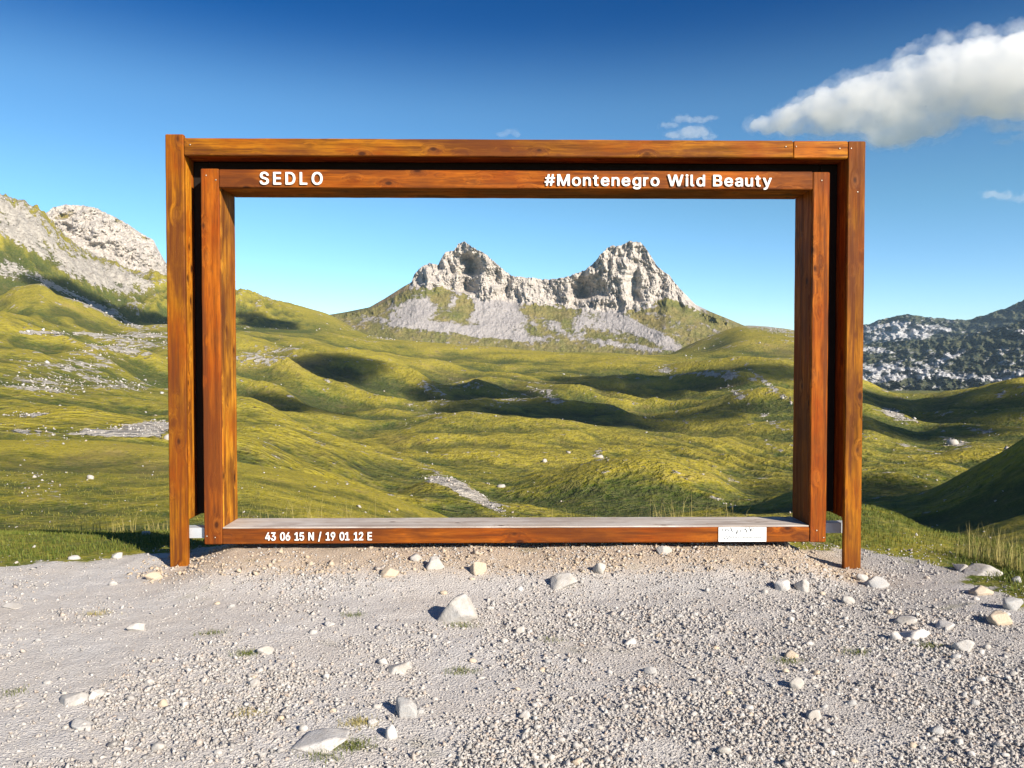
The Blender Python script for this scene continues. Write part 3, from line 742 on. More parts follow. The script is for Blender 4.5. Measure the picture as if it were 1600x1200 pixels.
# --- rounded limestone dome at left
du = [-60, 0, 40, 68, 75, 82, 100, 130, 150, 175, 190, 217, 240, 250, 260, 285, 330, 380, 440]
dv = [380, 370, 352, 336, 331, 324, 320, 321, 325, 337, 344, 362, 375, 395, 412, 432, 446, 458, 478]
def dome_disp(U, Vv, R, T):
    w = sstep(0.1, 0.4, T) * (T <= 1.0)
    warp = fbm(U / 50, Vv / 50, 3, seed=51) * 14
    R = R - w * (22 * ridged((U + Vv * .8 + warp) / 34, (Vv - U * .4) / 34, 5, 0.6, seed=52) + 8 * fbm(U / 10, Vv / 8, 4, .65, seed=53))
    # hollow running along the foot of the dome
    R = R + w * 38 * np.exp(-((Vv - (352 + (U - 75) * 0.52)) / 22) ** 2) * sstep(70, 110, U)
    jag = 2.0 * fbm(U / 7.0, U * 0 + 8.3, 4, 0.7, seed=54)
    return Vv - jag * np.exp(-((T - 1.0) / 0.15) ** 2), R
def dome_paint(U, Vv, T, x, y, z):
    n = fbm(U / 22, Vv / 14, 5, 0.6, seed=55)
    rock = 0.95 + 0.2 * n - 0.7 * blobs(U, Vv, [(100, 338, 18, 7, -20, .8), (185, 345, 10, 4, 20, .6), (225, 372, 10, 4, 30, .7), (110, 372, 30, 8, 20, .2)])
    return np.stack([np.clip(rock, 0, 1.3), 0.85 + 0.3 * n, 0.3 + 0 * n, 0.2 + 0.2 * n], -1)
patch('rocky_dome_mountain', np.arange(-60, 441, 0.9),
      [([-60, 100, 200, 300, 440], [430, 430, 450, 475, 500], 1300, True), (du, dv, 1480, False), ([-60, 440], [520, 540], 1800, True)],
      [120, 12], dome_disp, M_mount, 'rounded bare limestone dome behind the left ridge', rockfn=dome_paint)

# --- far dark karst range at right: two ridges
def far_disp(amp, s):
    def f(U, Vv, R, T):
        w = (T <= 1.0) * sstep(0.02, 0.2, T)
        R = R - w * amp * (ridged((U - 1.2 * Vv) / 55, (Vv + .3 * U) / 26, 5, 0.6, seed=s) + 0.6 * fbm(U / 14, Vv / 9, 4, .6, seed=s + 1))
        jag = 3.0 * fbm(U / 16.0, U * 0 + 8.3, 5, 0.6, seed=s + 2)
        return Vv - jag * np.exp(-((T - 1.0) / 0.12) ** 2), R
    return f
def far_paint(base, lst, s):
    def f(U, Vv, T, x, y, z):
        n = 0.75 * fbm((U - 1.6 * Vv) / 34, (Vv + .35 * U) / 8, 5, 0.62, seed=s) + 0.5 * ridged((U + Vv) / 16, (Vv + .3 * U) / 4, 4, 0.7, seed=s + 3) - .12; n2 = fbm(U / 60, Vv / 25, 3, seed=s + 1)
        rock = base + 0.38 * n + 0.16 * n2 + blobs(U, Vv, lst)
        return np.stack([np.clip(rock, 0, 1.2), 0.4 + 0.3 * n, 0 * n, 0.0 * n], -1)
    return f
patch('far_karst_range', np.arange(1180, 2200, 1.4),
      [([1180, 2200], [560, 560], 3300, True), ([1180, 1240, 1300, 1349, 1375, 1400, 1420, 1450, 1480, 1510, 1540, 1570, 1600, 1700, 1900, 2200], [560, 535, 520, 508, 500, 494, 491, 495, 498, 500, 492, 482, 468, 440, 430, 430], 3900, False), ([1180, 2200], [560, 560], 4600, True)],
      [70, 8], far_disp(130, 61), M_far, 'bluish distant range with bare pale limestone near the right skyline',
      rockfn=far_paint(0.36, [(1420, 515, 60, 12, 0, .30), (1380, 525, 40, 12, 0, .25), (1580, 490, 60, 14, 0, -.25)], 62))
patch('dark_karst_slope', np.arange(1200, 2200, 1.4),
      [([1200, 1349, 1450, 1600, 2200], [622, 615, 618, 622, 610], 2000, True), ([1200, 1300, 1349, 1400, 1450, 1500, 1560, 1600, 1700, 1900, 2200], [590, 556, 538, 533, 530, 524, 512, 500, 480, 470, 470], 2700, False), ([1200, 2200], [600, 600], 3200, True)],
      [110, 8], far_disp(100, 66), M_far, 'dark forested mountainside streaked with white limestone at the right',
      rockfn=far_paint(0.38, [(1380, 575, 70, 9, 0, .22), (1360, 590, 40, 8, 0, .3), (1450, 585, 100, 7, 3, .25), (1480, 560, 50, 7, -25, .2), (1580, 590, 60, 12, 0, .2), (1370, 548, 40, 4, 0, .2), (1480, 535, 90, 8, 0, -.18)], 67))

# ------------------------------------------------------------------ loose rocks
def ico(sub):
    bm_ = __import__('bmesh').new()
    __import__('bmesh').ops.create_icosphere(bm_, subdivisions=sub, radius=1)
    v = np.array([p.co[:] for p in bm_.verts]); f = np.array([[q.index for q in p.verts] for p in bm_.faces])
    bm_.free()
    return v, f
ICO1, ICO2, ICO4 = ico(1), ico(2), ico(4)

def rock_shape(base, seed, flat=0.7, planes=14, rough=0.0):
    g = np.random.default_rng(seed)
    v, f = base
    N = g.normal(size=(planes, 3)); N /= np.linalg.norm(N, axis=1)[:, None]
    D = 0.52 + 0.26 * g.random(planes)
    dn = v @ N.T
    rr = np.where(dn > 0.05, D / np.maximum(dn, 0.05), 9).min(1)
    rr = np.minimum(rr, 1.2)
    p = v * rr[:, None]
    if rough: p = p * (1 + rough * fbm(p[:, 0] * 3 + p[:, 2] * 2.1, p[:, 1] * 3 - p[:, 2] * 1.7, 4, .6, seed=seed)[:, None])
    p = p * np.array([1.0, 0.75 + 0.25 * g.random(), flat * (0.7 + 0.4 * g.random())])
    return p, f
def octa(seed):
    g_ = np.random.default_rng(seed)
    v = np.array([(1, 0, 0), (-1, 0, 0), (0, 1, 0), (0, -1, 0), (0, 0, 1), (0, 0, -1)], float)
    v = v * (0.6 + 0.6 * g_.random((6, 1))) + g_.normal(size=(6, 3)) * 0.28
    v[:, 2] *= 0.75
    f = np.array([(0, 2, 4), (2, 1, 4), (1, 3, 4), (3, 0, 4), (2, 0, 5), (1, 2, 5), (3, 1, 5), (0, 3, 5)])
    return v, f
SH0 = [octa(300 + i) for i in range(24)]
SH1 = [octa(400 + i) for i in range(20)]
SH2 = [rock_shape(ICO2, 200 + i, 0.72, 12) for i in range(10)]

def rot_mats(n, g, tilt=0.5):
    a = g.random(n) * 2 * np.pi; t = g.normal(size=n) * tilt
    ca, sa, ct, st = np.cos(a), np.sin(a), np.cos(t), np.sin(t)
    b = g.random(n) * 2 * np.pi; cb, sb = np.cos(b), np.sin(b)
    Z = np.zeros(n); O = np.ones(n)
    Ra = np.stack([ca, -sa, Z, sa, ca, Z, Z, Z, O], -1).reshape(-1, 3, 3)
    Rt = np.stack([O, Z, Z, Z, ct, -st, Z, st, ct], -1).reshape(-1, 3, 3)
    Rb = np.stack([cb, -sb, Z, sb, cb, Z, Z, Z, O], -1).reshape(-1, 3, 3)
    return Ra @ Rt @ Rb

def scatter(name, X, Y, Z, S, shapes, mat, g, tilt=0.5, sink=0.2):
    n = len(X)
    Rm = rot_mats(n, g, tilt)
    Vs, Fs, off = [], [], 0
    pick = g.integers(0, len(shapes), n)
    for k, (v, f) in enumerate(shapes):
        m = np.where(pick == k)[0]
        if not len(m): continue
        p = np.einsum('nij,vj->nvi', Rm[m], v) * S[m][:, None, None]
        p[..., 0] += X[m][:, None]; p[..., 1] += Y[m][:, None]; p[..., 2] += (Z[m] + S[m] * (0.45 - sink))[:, None]
        ff = f[None] + (np.arange(len(m)) * len(v))[:, None, None] + off
        Vs.append(p.reshape(-1, 3)); Fs.append(ff.reshape(-1, 3)); off += len(m) * len(v)
    me = np_mesh(name, np.concatenate(Vs), tris=np.concatenate(Fs), smooth=False, mat=mat)
    return link(name, me)

g = np.random.default_rng(11)
def gz(x, y): return ground_z(np.asarray(x, float), np.asarray(y, float)) + 0.006

def sample_pad(n):
    # sample picture-evenly between 2.9 m and 7.4 m
    d = 1 / (1 / 7.6 + g.random(n) * (1 / 2.8 - 1 / 7.6))
    az = (g.random(n) - 0.5) * math.radians(76) + YAW
    return d * np.tan(az), d
X, Y = sample_pad(330000)
cl = fbm(X * 1.1, Y * 1.1, 4, 0.6, seed=71)
dens = 0.26 + 0.95 * cl + 0.36 * sstep(-1.2, 2.2, X) + 0.25 * sstep(5.3, 5.8, Y) * (np.abs(X) < 3) - 0.12 * sstep(-1, -2.5, X)
keep = (g.random(len(X)) < np.clip(dens, 0.10, 1) * 0.52) & (EDGE(X, Y) < 0.22 * g.normal(size=len(X)))
X, Y = X[keep], Y[keep]
Ssz = 0.0056 * np.exp(g.normal(size=len(X)) * 0.50) * (0.75 + 0.45 * np.clip(cl[keep] + .4, 0, 1.2))
Ssz = np.clip(Ssz, 0.003, 0.026)
print('gravel', len(X))
bk = (Y > 5.7) & (np.abs(X) < 2.9)
Z = gz(X, Y)
tan = bk & (g.random(len(X)) < 0.55)
big_ = Ssz > 0.0115
a_ = ~tan & ~big_; o = scatter('gravel', X[a_], Y[a_], Z[a_], Ssz[a_] * 1.15, SH0, M_stone, g, tilt=1.2); tag(o, 'fine crushed pale limestone gravel covering the ground', 'gravel', kind='stuff')
a_ = ~tan & big_; o = scatter('coarse_gravel', X[a_], Y[a_], Z[a_], Ssz[a_], SH1, M_stone, g, tilt=1.0); tag(o, 'coarser angular limestone chips lying among the fine gravel', 'gravel', kind='stuff')
o = scatter('bank_gravel', X[tan], Y[tan], Z[tan], Ssz[tan] * 1.25, SH0, M_stone_tan, g, tilt=1.2); tag(o, 'tan rubble heaped in a low bank under the bottom beam', 'gravel', kind='stuff')

# pebbles in the turf verge and small outcrops over the slopes
def pix_scatter(n, urange, rrange, thr, seed):
    gg = np.random.default_rng(seed)
    u = urange[0] + gg.random(n) * (urange[1] - urange[0])
    r = np.exp(np.log(rrange[0]) + gg.random(n) * np.log(rrange[1] / rrange[0]))
    az = np.arctan((u - 800) / FPX) + YAW
    x, y = r * np.sin(az), r * np.cos(az)
    z = ground_z(x, y)
    p = paint_for(x, y, z)
    ok = p[:, 0] + 0.22 * gg.random(n) > thr
    return x[ok], y[ok], z[ok], r[ok], gg
x, y, z, r, gg = pix_scatter(30000, (-60, 1660), (7, 110), 0.47, 5)
s = np.clip(0.00085 * r * np.exp(gg.normal(size=len(r)) * 0.6), 0.012, 0.16)
o = scatter('scattered_rocks', x, y, z, s, SH0, M_stone, gg, sink=0.15); tag(o, 'many small pale rocks scattered over the near grassy slope', 'rocks', kind='stuff')
x, y, z, r, gg = pix_scatter(60000, (-60, 1660), (110, 1250), 0.56, 6)
x, y, z, r = x[:9000], y[:9000], z[:9000], r[:9000]
s = np.clip(0.0008 * r * np.exp(gg.normal(size=len(r)) * 0.5), 0.1, 1.4)
o = scatter('distant_rocks', x, y, z, s, SH0, M_stone, gg, sink=0.1); tag(o, 'limestone outcrops dotted over the far meadows and hillsides', 'rocks', kind='stuff')

_T = 2.6 * 1.004 ** np.arange(1760)
def on_ground(u, v):
    d = ray(u, v)
    n = 420
    while True:
        P_ = CAMP + _T[:n, None] * d
        below = P_[:, 2] < gz(P_[:, 0], P_[:, 1])
        if below.any() or n >= len(_T): break
        n = len(_T)
    k = int(np.argmax(below)); k = max(k, 1)
    ts = np.linspace(_T[k - 1], _T[k], 12); P_ = CAMP + ts[:, None] * d
    k = int(np.argmax(P_[:, 2] < gz(P_[:, 0], P_[:, 1])))
    return P_[k]

def stone(u, v, w, h, label, mat=M_stone_white, flat=None, seed=0, name='stone', cat='stone', group=None, ang=0.0, base=ICO2, rough=0.0, far=False):
    """stone whose visible middle is at (u,v) and that looks w x h px"""
    p = on_ground(u, v + h * 0.40)
    dist = float(np.linalg.norm(p - CAMP))
    W = w / FPX * dist / 2; H = h / FPX * dist / 2
    vv, f = rock_shape(base, 900 + seed, 1.0, 18, rough * .5)
    ext = (vv.max(0) - vv.min(0)) / 2
    vv = (vv - (vv.max(0) + vv.min(0)) / 2) / ext
    ca, sa = math.cos(ang), math.sin(ang)
    vert = min(H * 1.05, H)
    vv = vv * np.array([W, max(W * 0.75, H * 0.7), vert])
    tilt = Matrix.Rotation(ang, 3, 'Y')
    vv = vv @ np.array(tilt).T
    me = np_mesh(name, vv, tris=f, smooth=False, mat=mat)
    o = link(name, me)
    o.location = (p[0], p[1] + W * 0.3, float(gz(p[0], p[1] + W * 0.3)) + vert * (0.30 if w < h * 1.7 else 0.05))
    tag(o, label, cat, group)
    return o

hero = stone(715, 946, 62, 62, 'largest white limestone boulder on the gravel in front of the frame', seed=3, name='boulder', cat='boulder', base=ICO4, rough=0.05, ang=0.15)
STONES = [
 (110, 1091, 40, 21, 'smooth white oval stone at lower left of the gravel', 'w'), (144, 1085, 24, 15, 'small pale stone touching the right of the white oval stone', 'g'),
 (128, 1132, 32, 16, 'flat blue grey stone below the white oval stone', 'gr'), (620, 1042, 42, 20, 'flat whitish stone between the big boulder and the lower edge', 'w'),
 (598, 1033, 16, 13, 'small stone at upper left of the flat whitish stone', 'g'), (634, 1104, 34, 36, 'blocky grey upright stone casting a round shadow, lower middle', 'gr'),
 (611, 1142, 18, 28, 'narrow upright stone just below the blocky grey stone', 'g'), (582, 1128, 14, 12, 'little stone in the shadow left of the narrow upright stone', 'g'),
 (881, 907, 42, 28, 'pale angular stone in the gravel bank right of the big boulder', 'w'), (937, 886, 20, 24, 'upright pale stone on the bank under the middle of the beam', 'w'),
 (679, 878, 30, 26, 'whitish block on the bank above the big boulder', 'w'), (748, 886, 26, 28, 'pinkish pale stone on the bank right above the big boulder', 't'),
 (608, 893, 30, 18, 'flat tan brown stone on the bank left of the big boulder', 't'), (414, 1015, 22, 15, 'bright white pebble beside a mossy strip at left', 'w'),
 (498, 1160, 80, 19, 'large flat pale slab near the lower edge beside a moss tuft', 'g'), (813, 984, 15, 14, 'small white stone with a dark shadow right of the boulder', 'w'),
 (213, 979, 24, 15, 'small pale stone alone on smooth gravel, upper left', 'w'), (253, 1098, 16, 14, 'round buff stone half sunk at lower left', 't'),
 (474, 1137, 14, 13, 'round white pebble above the large flat slab', 'w'), (247, 1166, 18, 14, 'small stone near the lower left edge', 'w'),
 (395, 1067, 18, 15, 'white angular stone in the left middle gravel', 'w'), (515, 974, 16, 11, 'little dark shadowed stone left of the boulder', 'g'),
 (15, 947, 26, 9, 'thin flat stone at the left edge of the picture', 'w'), (1256, 914, 22, 24, 'pointed pale stone in the rubble near the right outer post', 'w'),
 (1225, 914, 24, 22, 'leaning stone left of the pointed pale stone', 'g'), (1325, 936, 20, 17, 'rounded stone in front of the right outer post', 'w'),
 (1370, 909, 36, 22, 'broad grey stone just right of the right outer post', 'gr'), (1347, 902, 16, 14, 'small pale stone at the foot of the right outer post', 'w'),
 (1538, 890, 46, 20, 'long whitish rock at the turf edge on the right', 'w'), (1508, 886, 22, 14, 'pale rock left of the long whitish rock at the turf edge', 'w'),
 (1565, 967, 30, 22, 'buff stone near the right edge of the gravel', 't'), (1583, 943, 26, 22, 'dark grey stone at the turf edge, far right', 'gr'),
 (1536, 922, 28, 17, 'reddish stone on the gravel below the long whitish rock', 't'), (1476, 977, 28, 15, 'flat stone left of the buff stone at right', 'g'),
 (1431, 988, 48, 20, 'flat broken slab in the rubble patch at right', 'g'), (1418, 968, 32, 16, 'white slab behind the broken slab at right', 'w'),
 (1400, 993, 16, 18, 'upright chip at the left of the broken slab', 'w'), (1507, 1008, 28, 22, 'pale block with dark shadow at right', 'w'),
 (1246, 1067, 22, 20, 'pointed white stone in right middle gravel', 'w'), (1273, 1115, 22, 20, 'white stone with a dark hollow beside it, lower right', 'w'),
 (1132, 1172, 20, 16, 'pale stone near the lower edge, right of middle', 'w'), (1466, 1142, 20, 12, 'flat dark stone at lower right', 'gr'),
 (1238, 1022, 20, 14, 'cream stone beside a small tuft, right middle', 't'), (985, 1002, 20, 14, 'small stone with shadow left of the right gravel patch', 'g'),
 (1016, 1047, 20, 14, 'grey chip in the middle right gravel', 'gr'), (820, 1117, 18, 16, 'angular stone with long shadow, lower middle', 'w'),
 (901, 1190, 18, 13, 'pinkish chip at the lower edge of the middle', 't'), (650, 870, 20, 14, 'cream block on the bank left of the whitish block', 'w'),
 (1038, 858, 24, 16, 'whitish block wedged under the bottom beam', 'w'), (240, 899, 22, 16, 'buff stone at the foot of the left outer post', 't'),
 (1590, 905, 14, 12, 'small grey rock in the turf at the far right', 'gr'), (181, 868, 16, 10, 'small white rock in the turf at the left edge of the gravel', 'w'),
 (115, 870, 16, 9, 'small flat white rock in the left turf', 'w'), (228, 832, 12, 8, 'little white rock at the edge of the left turf', 'w'),
]
MM = {'w': M_stone_white, 'g': M_stone, 'gr': M_stone_grey, 't': M_stone_tan}
for i, (u, v, w, h, lb, mk) in enumerate(STONES):
    stone(u, v, w, h, lb, MM[mk], seed=10 + i, ang=random.uniform(-.25, .25), base=ICO4 if w > 20 else ico(3), rough=0.03)
gs = np.random.default_rng(33)
marks = [(u, v, lb) for u, v, w, h, lb, mk in STONES if len(lb.split()) <= 7 and v > 900] + [(715, 946, 'largest white boulder')]
taken = set()
for zn, ua, ub, va, vb, n in [('left', 0, 520, 900, 1190, 40), ('middle', 560, 1000, 900, 1190, 50), ('right', 1020, 1590, 920, 1190, 80)]:
    for k in range(n):
        u = gs.uniform(ua, ub); v = gs.uniform(va, vb); w = gs.uniform(9, 14)
        mi = int(gs.integers(0, 5)); m_, cn = [(M_stone_white, 'whitish'), (M_stone, 'grey buff'), (M_stone, 'grey buff'), (M_stone_tan, 'tan'), (M_stone_grey, 'blue grey')][mi]
        mu, mv, ml = min(marks, key=lambda q: abs(q[0] - u) + 1.5 * abs(q[1] - v))
        du, dv = u - mu, (v - mv) * 1.5
        if abs(du) + abs(dv) < 22: continue
        dr = ('right of' if du > 0 else 'left of') if abs(du) > abs(dv) else ('in front of' if dv > 0 else 'behind')
        near = 'just ' if abs(du) + abs(dv) < 75 else ''
        lb = f'small {cn} stone {near}{dr} the {ml}'
        if lb in taken: continue
        taken.add(lb)
        stone(u, v, w, w * gs.uniform(.5, .85), lb, m_, seed=int(200 + gs.integers(0, 400)), ang=gs.uniform(-.5, .5), group=f'small stones on the gravel')
for u, v, w, h, lb in [(851, 719, 9, 8, 'white boulder alone on the yellow valley floor'), (783, 758, 14, 8, 'white boulder beside the scree mound in the valley'),
                       (262, 682, 14, 12, 'large white rock beside the left outer post on the rocky ridge'), (140, 745, 10, 8, 'whitest rock of the cluster on the left slope'),
                       (1491, 690, 16, 10, 'pale crag in the green hills at right'), (936, 712, 14, 8, 'grey outcrop in the middle of the valley floor')]:
    stone(u, v, w, h, lb, M_stone_white, seed=int(u), name='boulder', cat='boulder')

# ------------------------------------------------------------------ grass
def blades(name, X, Y, Z, H, Wd, mat, g, lean=0.5):
    n = len(X)
    a = g.random(n) * 2 * np.pi; la = g.random(n) * 2 * np.pi; ll = g.random(n) * lean
    dx, dy = np.cos(a) * Wd, np.sin(a) * Wd
    ox, oy = np.cos(la) * ll * H, np.sin(la) * ll * H
    p = np.zeros((n, 5, 3))
    p[:, 0] = np.stack([X - dx, Y - dy, Z - 0.01], -1); p[:, 1] = np.stack([X + dx, Y + dy, Z - 0.01], -1)
    p[:, 2] = np.stack([X + dx * .7 + ox * .35, Y + dy * .7 + oy * .35, Z + H * .55], -1)
    p[:, 3] = np.stack([X - dx * .7 + ox * .35, Y - dy * .7 + oy * .35, Z + H * .55], -1)
    p[:, 4] = np.stack([X + ox, Y + oy, Z + H * (1 - .3 * ll)], -1)
    b = (np.arange(n) * 5)[:, None, None]
    f = np.array([[0, 1, 2], [0, 2, 3], [3, 2, 4]])[None] + b
    return link(name, np_mesh(name, p.reshape(-1, 3), tris=f.reshape(-1, 3), mat=mat))
g = np.random.default_rng(44)
def sample_turf(n, r0, r1, u0=-60, u1=1660):
    u = u0 + g.random(n) * (u1 - u0); r = np.exp(np.log(r0) + g.random(n) * np.log(r1 / r0))
    az = np.arctan((u - 800) / FPX) + YAW
    x, y = r * np.sin(az), r * np.cos(az)
    ok = EDGE(x, y) > 0.06 + 0.12 * fbm(x * 2, y * 2, 3, seed=22)
    return x[ok], y[ok]
xa, ya = sample_turf(52000, 4.5, 13, -60, 420); xb, yb = sample_turf(60000, 4.5, 14, 1180, 1660)
x, y = np.concatenate([xa, xb]), np.concatenate([ya, yb])
cl = fbm(x * 1.4, y * 1.4, 3, seed=45); k = g.random(len(x)) < np.clip(0.6 + cl, .15, 1); x, y = x[k], y[k]
r = np.hypot(x, y)
o = blades('short_grass', x, y, gz(x, y), 0.02 + 0.035 * g.random(len(x)), 0.0022 + 0 * x, M_blade, g, 0.9)
tag(o, 'short green grass growing along both sides of the gravel', 'grass', kind='stuff')
x, y = sample_turf(70000, 12, 45, -60, 1660)
cl = fbm(x * .5, y * .5, 3, seed=46); k = g.random(len(x)) < np.clip(0.35 + cl, .05, 1); x, y = x[k], y[k]; r = np.hypot(x, y)
o = blades('slope_grass', x, y, gz(x, y), (0.03 + 0.05 * g.random(len(x))) * (0.7 + r / 60), 0.00025 * r, M_slope, g, 0.8)
tag(o, 'yellowish grass tufts over the near slope', 'grass', kind='stuff')

def tuft(u, v, n, hgt, spread, label, mat, name='grass_tuft', cat='grass tuft', group=None, lean=.8, wd=.0016, rng_=None):
    p = on_ground(u, v) if rng_ is None else at_range(u, v, rng_)
    p[2] = float(gz(p[0], p[1]))
    gg = np.random.default_rng(int(u * 7 + v))
    x = p[0] + gg.normal(size=n) * spread; y = p[1] + gg.normal(size=n) * spread * .6
    o = blades(name, x - p[0], y - p[1], gz(x, y) - p[2], hgt * (0.5 + 0.6 * gg.random(n)), wd + 0 * x, mat, gg, lean)
    o.location = p
    tag(o, label, cat, group, kind='stuff')
for u, v, n, lb in [(553, 1166, 420, 'yellow green tuft beside the large flat slab'), (505, 1182, 200, 'mossy tuft at the lower edge left of middle'), (722, 1050, 200, 'small green tuft below the big boulder'),
                    (552, 962, 150, 'tiny dark green tuft left of the big boulder'), (390, 1115, 220, 'faded tuft in the lower left gravel'), (1228, 1034, 200, 'small tuft beside the cream stone at right'),
                    (20, 1083, 120, 'sparse tuft at the left edge'), (330, 990, 160, 'low tuft in the left gravel'), (385, 1022, 260, 'mossy strip beside the bright white pebble'), (560, 1130, 260, 'brownish tuft above the yellow green tuft'),
                    (722, 978, 200, 'faint green tuft at the foot of the big boulder'), (1340, 1020, 200, 'dull tuft in the right rubble'), (1450, 1010, 260, 'low grass in the rubble patch at right'), (860, 1000, 100, 'tiny tuft right of the big boulder'), (150, 960, 180, 'dry brown tuft on smooth gravel at upper left')]:
    tuft(u, v, n, 0.022, 0.045, lb, M_straw if 'brown' in lb or 'faded' in lb else M_blade, wd=.0011)
for i, u in enumerate([1515, 1530, 1546, 1560, 1573, 1588, 1597]):
    tuft(u, 872 + i * 4, 26, 0.34, 0.05, 'clump of tall dry grass stalks at the right turf edge', M_straw, name='tall_grass', cat='tall grass', group='tall dry grass clumps at the right turf edge', lean=.35, wd=.0018)
for i, u in enumerate([175, 200, 232, 250, 150, 120]):
    tuft(u, 834, 20, 0.28, 0.08, 'clump of dry stalks at the lip of the left turf', M_straw, name='tall_grass', cat='tall grass', group='dry stalk clumps at the left turf lip', lean=.4, wd=.0022, rng_=10.5)
for i, u in enumerate([385, 395, 470, 1010, 1022, 1042, 540, 1130, 905]):
    tuft(u, 822, 26, 0.34, 0.16, 'thin dry grass stalks rising behind the sill of the frame', M_straw, name='tall_grass', cat='tall grass', group='grass stalks behind the bottom beam', lean=.7, wd=.0018, rng_=8.2)

# ------------------------------------------------------------------ the wooden picture frame
D = 6.2
def X(u): return float(at_plane(u, 560, D)[0])
def Zc(v): return float(at_plane(800, v, D)[2])
root = empty('wooden_frame', ((X(262) + X(1349)) / 2, D + 0.19, 0))
tag(root, 'huge orange stained timber picture frame with white lettering, framing the twin peaks', 'photo frame')

def timber(name, x0, x1, z0, z1, y0, y1, mat, parent=root, along='Z', seed=0, ch=0.006, wob=0.0005):
    """chamfered timber, grain along its local Z"""
    gg = np.random.default_rng(seed + 500)
    if along == 'Z': L, A = z1 - z0, x1 - x0
    else: L, A = x1 - x0, z1 - z0
    Bd = y1 - y0
    a, b = A / 2, Bd / 2
    ch = min(ch, a * .5, b * .5)
    sec = np.array([(-a + ch, -b), (a - ch, -b), (a, -b + ch), (a, b - ch), (a - ch, b), (-a + ch, b), (-a, b - ch), (-a, -b + ch)])
    ns = max(2, int(L / 0.12))
    zs = np.linspace(-L / 2, L / 2, ns)
    zs = np.concatenate([[-L / 2], zs[:1] + ch, zs[1:-1], zs[-1:] - ch, [L / 2]])
    Vv = []
    for i, zz in enumerate(zs):
        s_ = sec.copy()
        if i in (0, len(zs) - 1): s_ = s_ * np.array([(a - ch * .7) / a, (b - ch * .7) / b])
        else: s_ = s_ + gg.normal(size=s_.shape) * wob
        Vv.append(np.column_stack([s_, np.full(8, zz)]))
    Vv = np.concatenate(Vv)
    me = bpy.data.meshes.new(name)
    F = [(i * 8 + j, i * 8 + (j + 1) % 8, (i + 1) * 8 + (j + 1) % 8, (i + 1) * 8 + j) for i in range(len(zs) - 1) for j in range(8)]
    F += [tuple(range(7, -1, -1)), tuple((len(zs) - 1) * 8 + j for j in range(8))]
    me.from_pydata(Vv.tolist(), [], F); me.update()
    me.materials.append(mat)
    o = link(name, me, parent)
    o.location = Vector(((x0 + x1) / 2, (y0 + y1) / 2, (z0 + z1) / 2)) - root.location if parent is root else ((x0 + x1) / 2, (y0 + y1) / 2, (z0 + z1) / 2)
    if along == 'X': o.rotation_euler = (0, math.pi / 2, 0)
    return o

e_ = 0.0025
oL0, oL1, oR0, oR1 = X(261.5), X(290), X(1322), X(1349)
iL0, iL1, iR0, iR1 = X(316), X(344), X(1268), X(1294)
oT1, oT0 = Zc(217.5), Zc(244.5)
iT1, iT0 = Zc(266.0), Zc(294.3)
iB1, iB0 = Zc(823), Zc(849)
BD = 0.045; OD = 0.17; TD = 0.38
# outer frame: front boards and the timbers behind them
po = timber('post', oL0, oL1, -0.12, Zc(212.0), D, D + BD, M_wood_olive, seed=1)
po2 = timber('post', oR0, oR1, -0.20, Zc(218.0), D, D + BD, M_wood_olive, seed=2)
seam = X(1237)
bt = timber('beam', oL1 + e_, seam - 0.002, oT0, oT1, D + 0.004, D + BD, M_wood_olive, along='X', seed=3)
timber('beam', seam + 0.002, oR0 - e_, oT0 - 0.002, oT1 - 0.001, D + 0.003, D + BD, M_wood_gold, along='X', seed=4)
zb = float(at_plane(303, 807, D + OD)[2])
timber('backing_timber', oL0 + .002, oL1 - .003, zb, Zc(214), D + BD + e_, D + OD, M_wood_gold, seed=5)
timber('backing_timber', oR0 + .003, oR1 - .002, zb, Zc(220), D + BD + e_, D + OD, M_wood, seed=6)
timber('backing_timber', oL1, oR0, oT0 + .003, oT1 - .002, D + BD + e_, D + OD - .003, M_wood, along='X', seed=7)
timber('backing_timber', oL0 + .002, oL1 - .003, zb, Zc(214), D + OD + e_, D + TD, M_wood, seed=8)
timber('backing_timber', oR0 + .003, oR1 - .002, zb, Zc(220), D + OD + e_, D + TD, M_wood, seed=9)
timber('backing_timber', oL1, oR0, oT0 + .003, oT1 - .002, D + OD + e_, D + TD - .003, M_wood, along='X', seed=10)
# dark boards closing the gap between the two frames
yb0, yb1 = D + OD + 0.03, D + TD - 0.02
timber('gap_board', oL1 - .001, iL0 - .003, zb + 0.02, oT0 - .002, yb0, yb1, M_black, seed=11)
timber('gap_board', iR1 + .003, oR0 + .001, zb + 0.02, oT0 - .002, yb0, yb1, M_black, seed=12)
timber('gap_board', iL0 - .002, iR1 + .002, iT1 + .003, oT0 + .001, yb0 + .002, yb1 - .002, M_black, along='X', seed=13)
# inner frame, two timbers deep
h_ = 0.035
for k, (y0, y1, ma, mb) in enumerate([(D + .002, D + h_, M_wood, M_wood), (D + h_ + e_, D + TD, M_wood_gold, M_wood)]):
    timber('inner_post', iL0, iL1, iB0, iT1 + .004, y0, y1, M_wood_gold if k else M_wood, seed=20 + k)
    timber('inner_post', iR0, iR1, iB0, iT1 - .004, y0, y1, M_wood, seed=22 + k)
    b0 = timber('inner_beam', iL1 + e_, iR0 - e_, iT0, iT1, y0 + .002, y1, M_wood, along='X', seed=24 + k)
    b1 = timber('bottom_beam', iL1 + e_, iR0 - e_, iB0 + .001, iB1 - 0.012, y0 + .002, y1, M_wood, along='X', seed=26 + k)
    if k == 0: beam_top, beam_bot = b0, b1
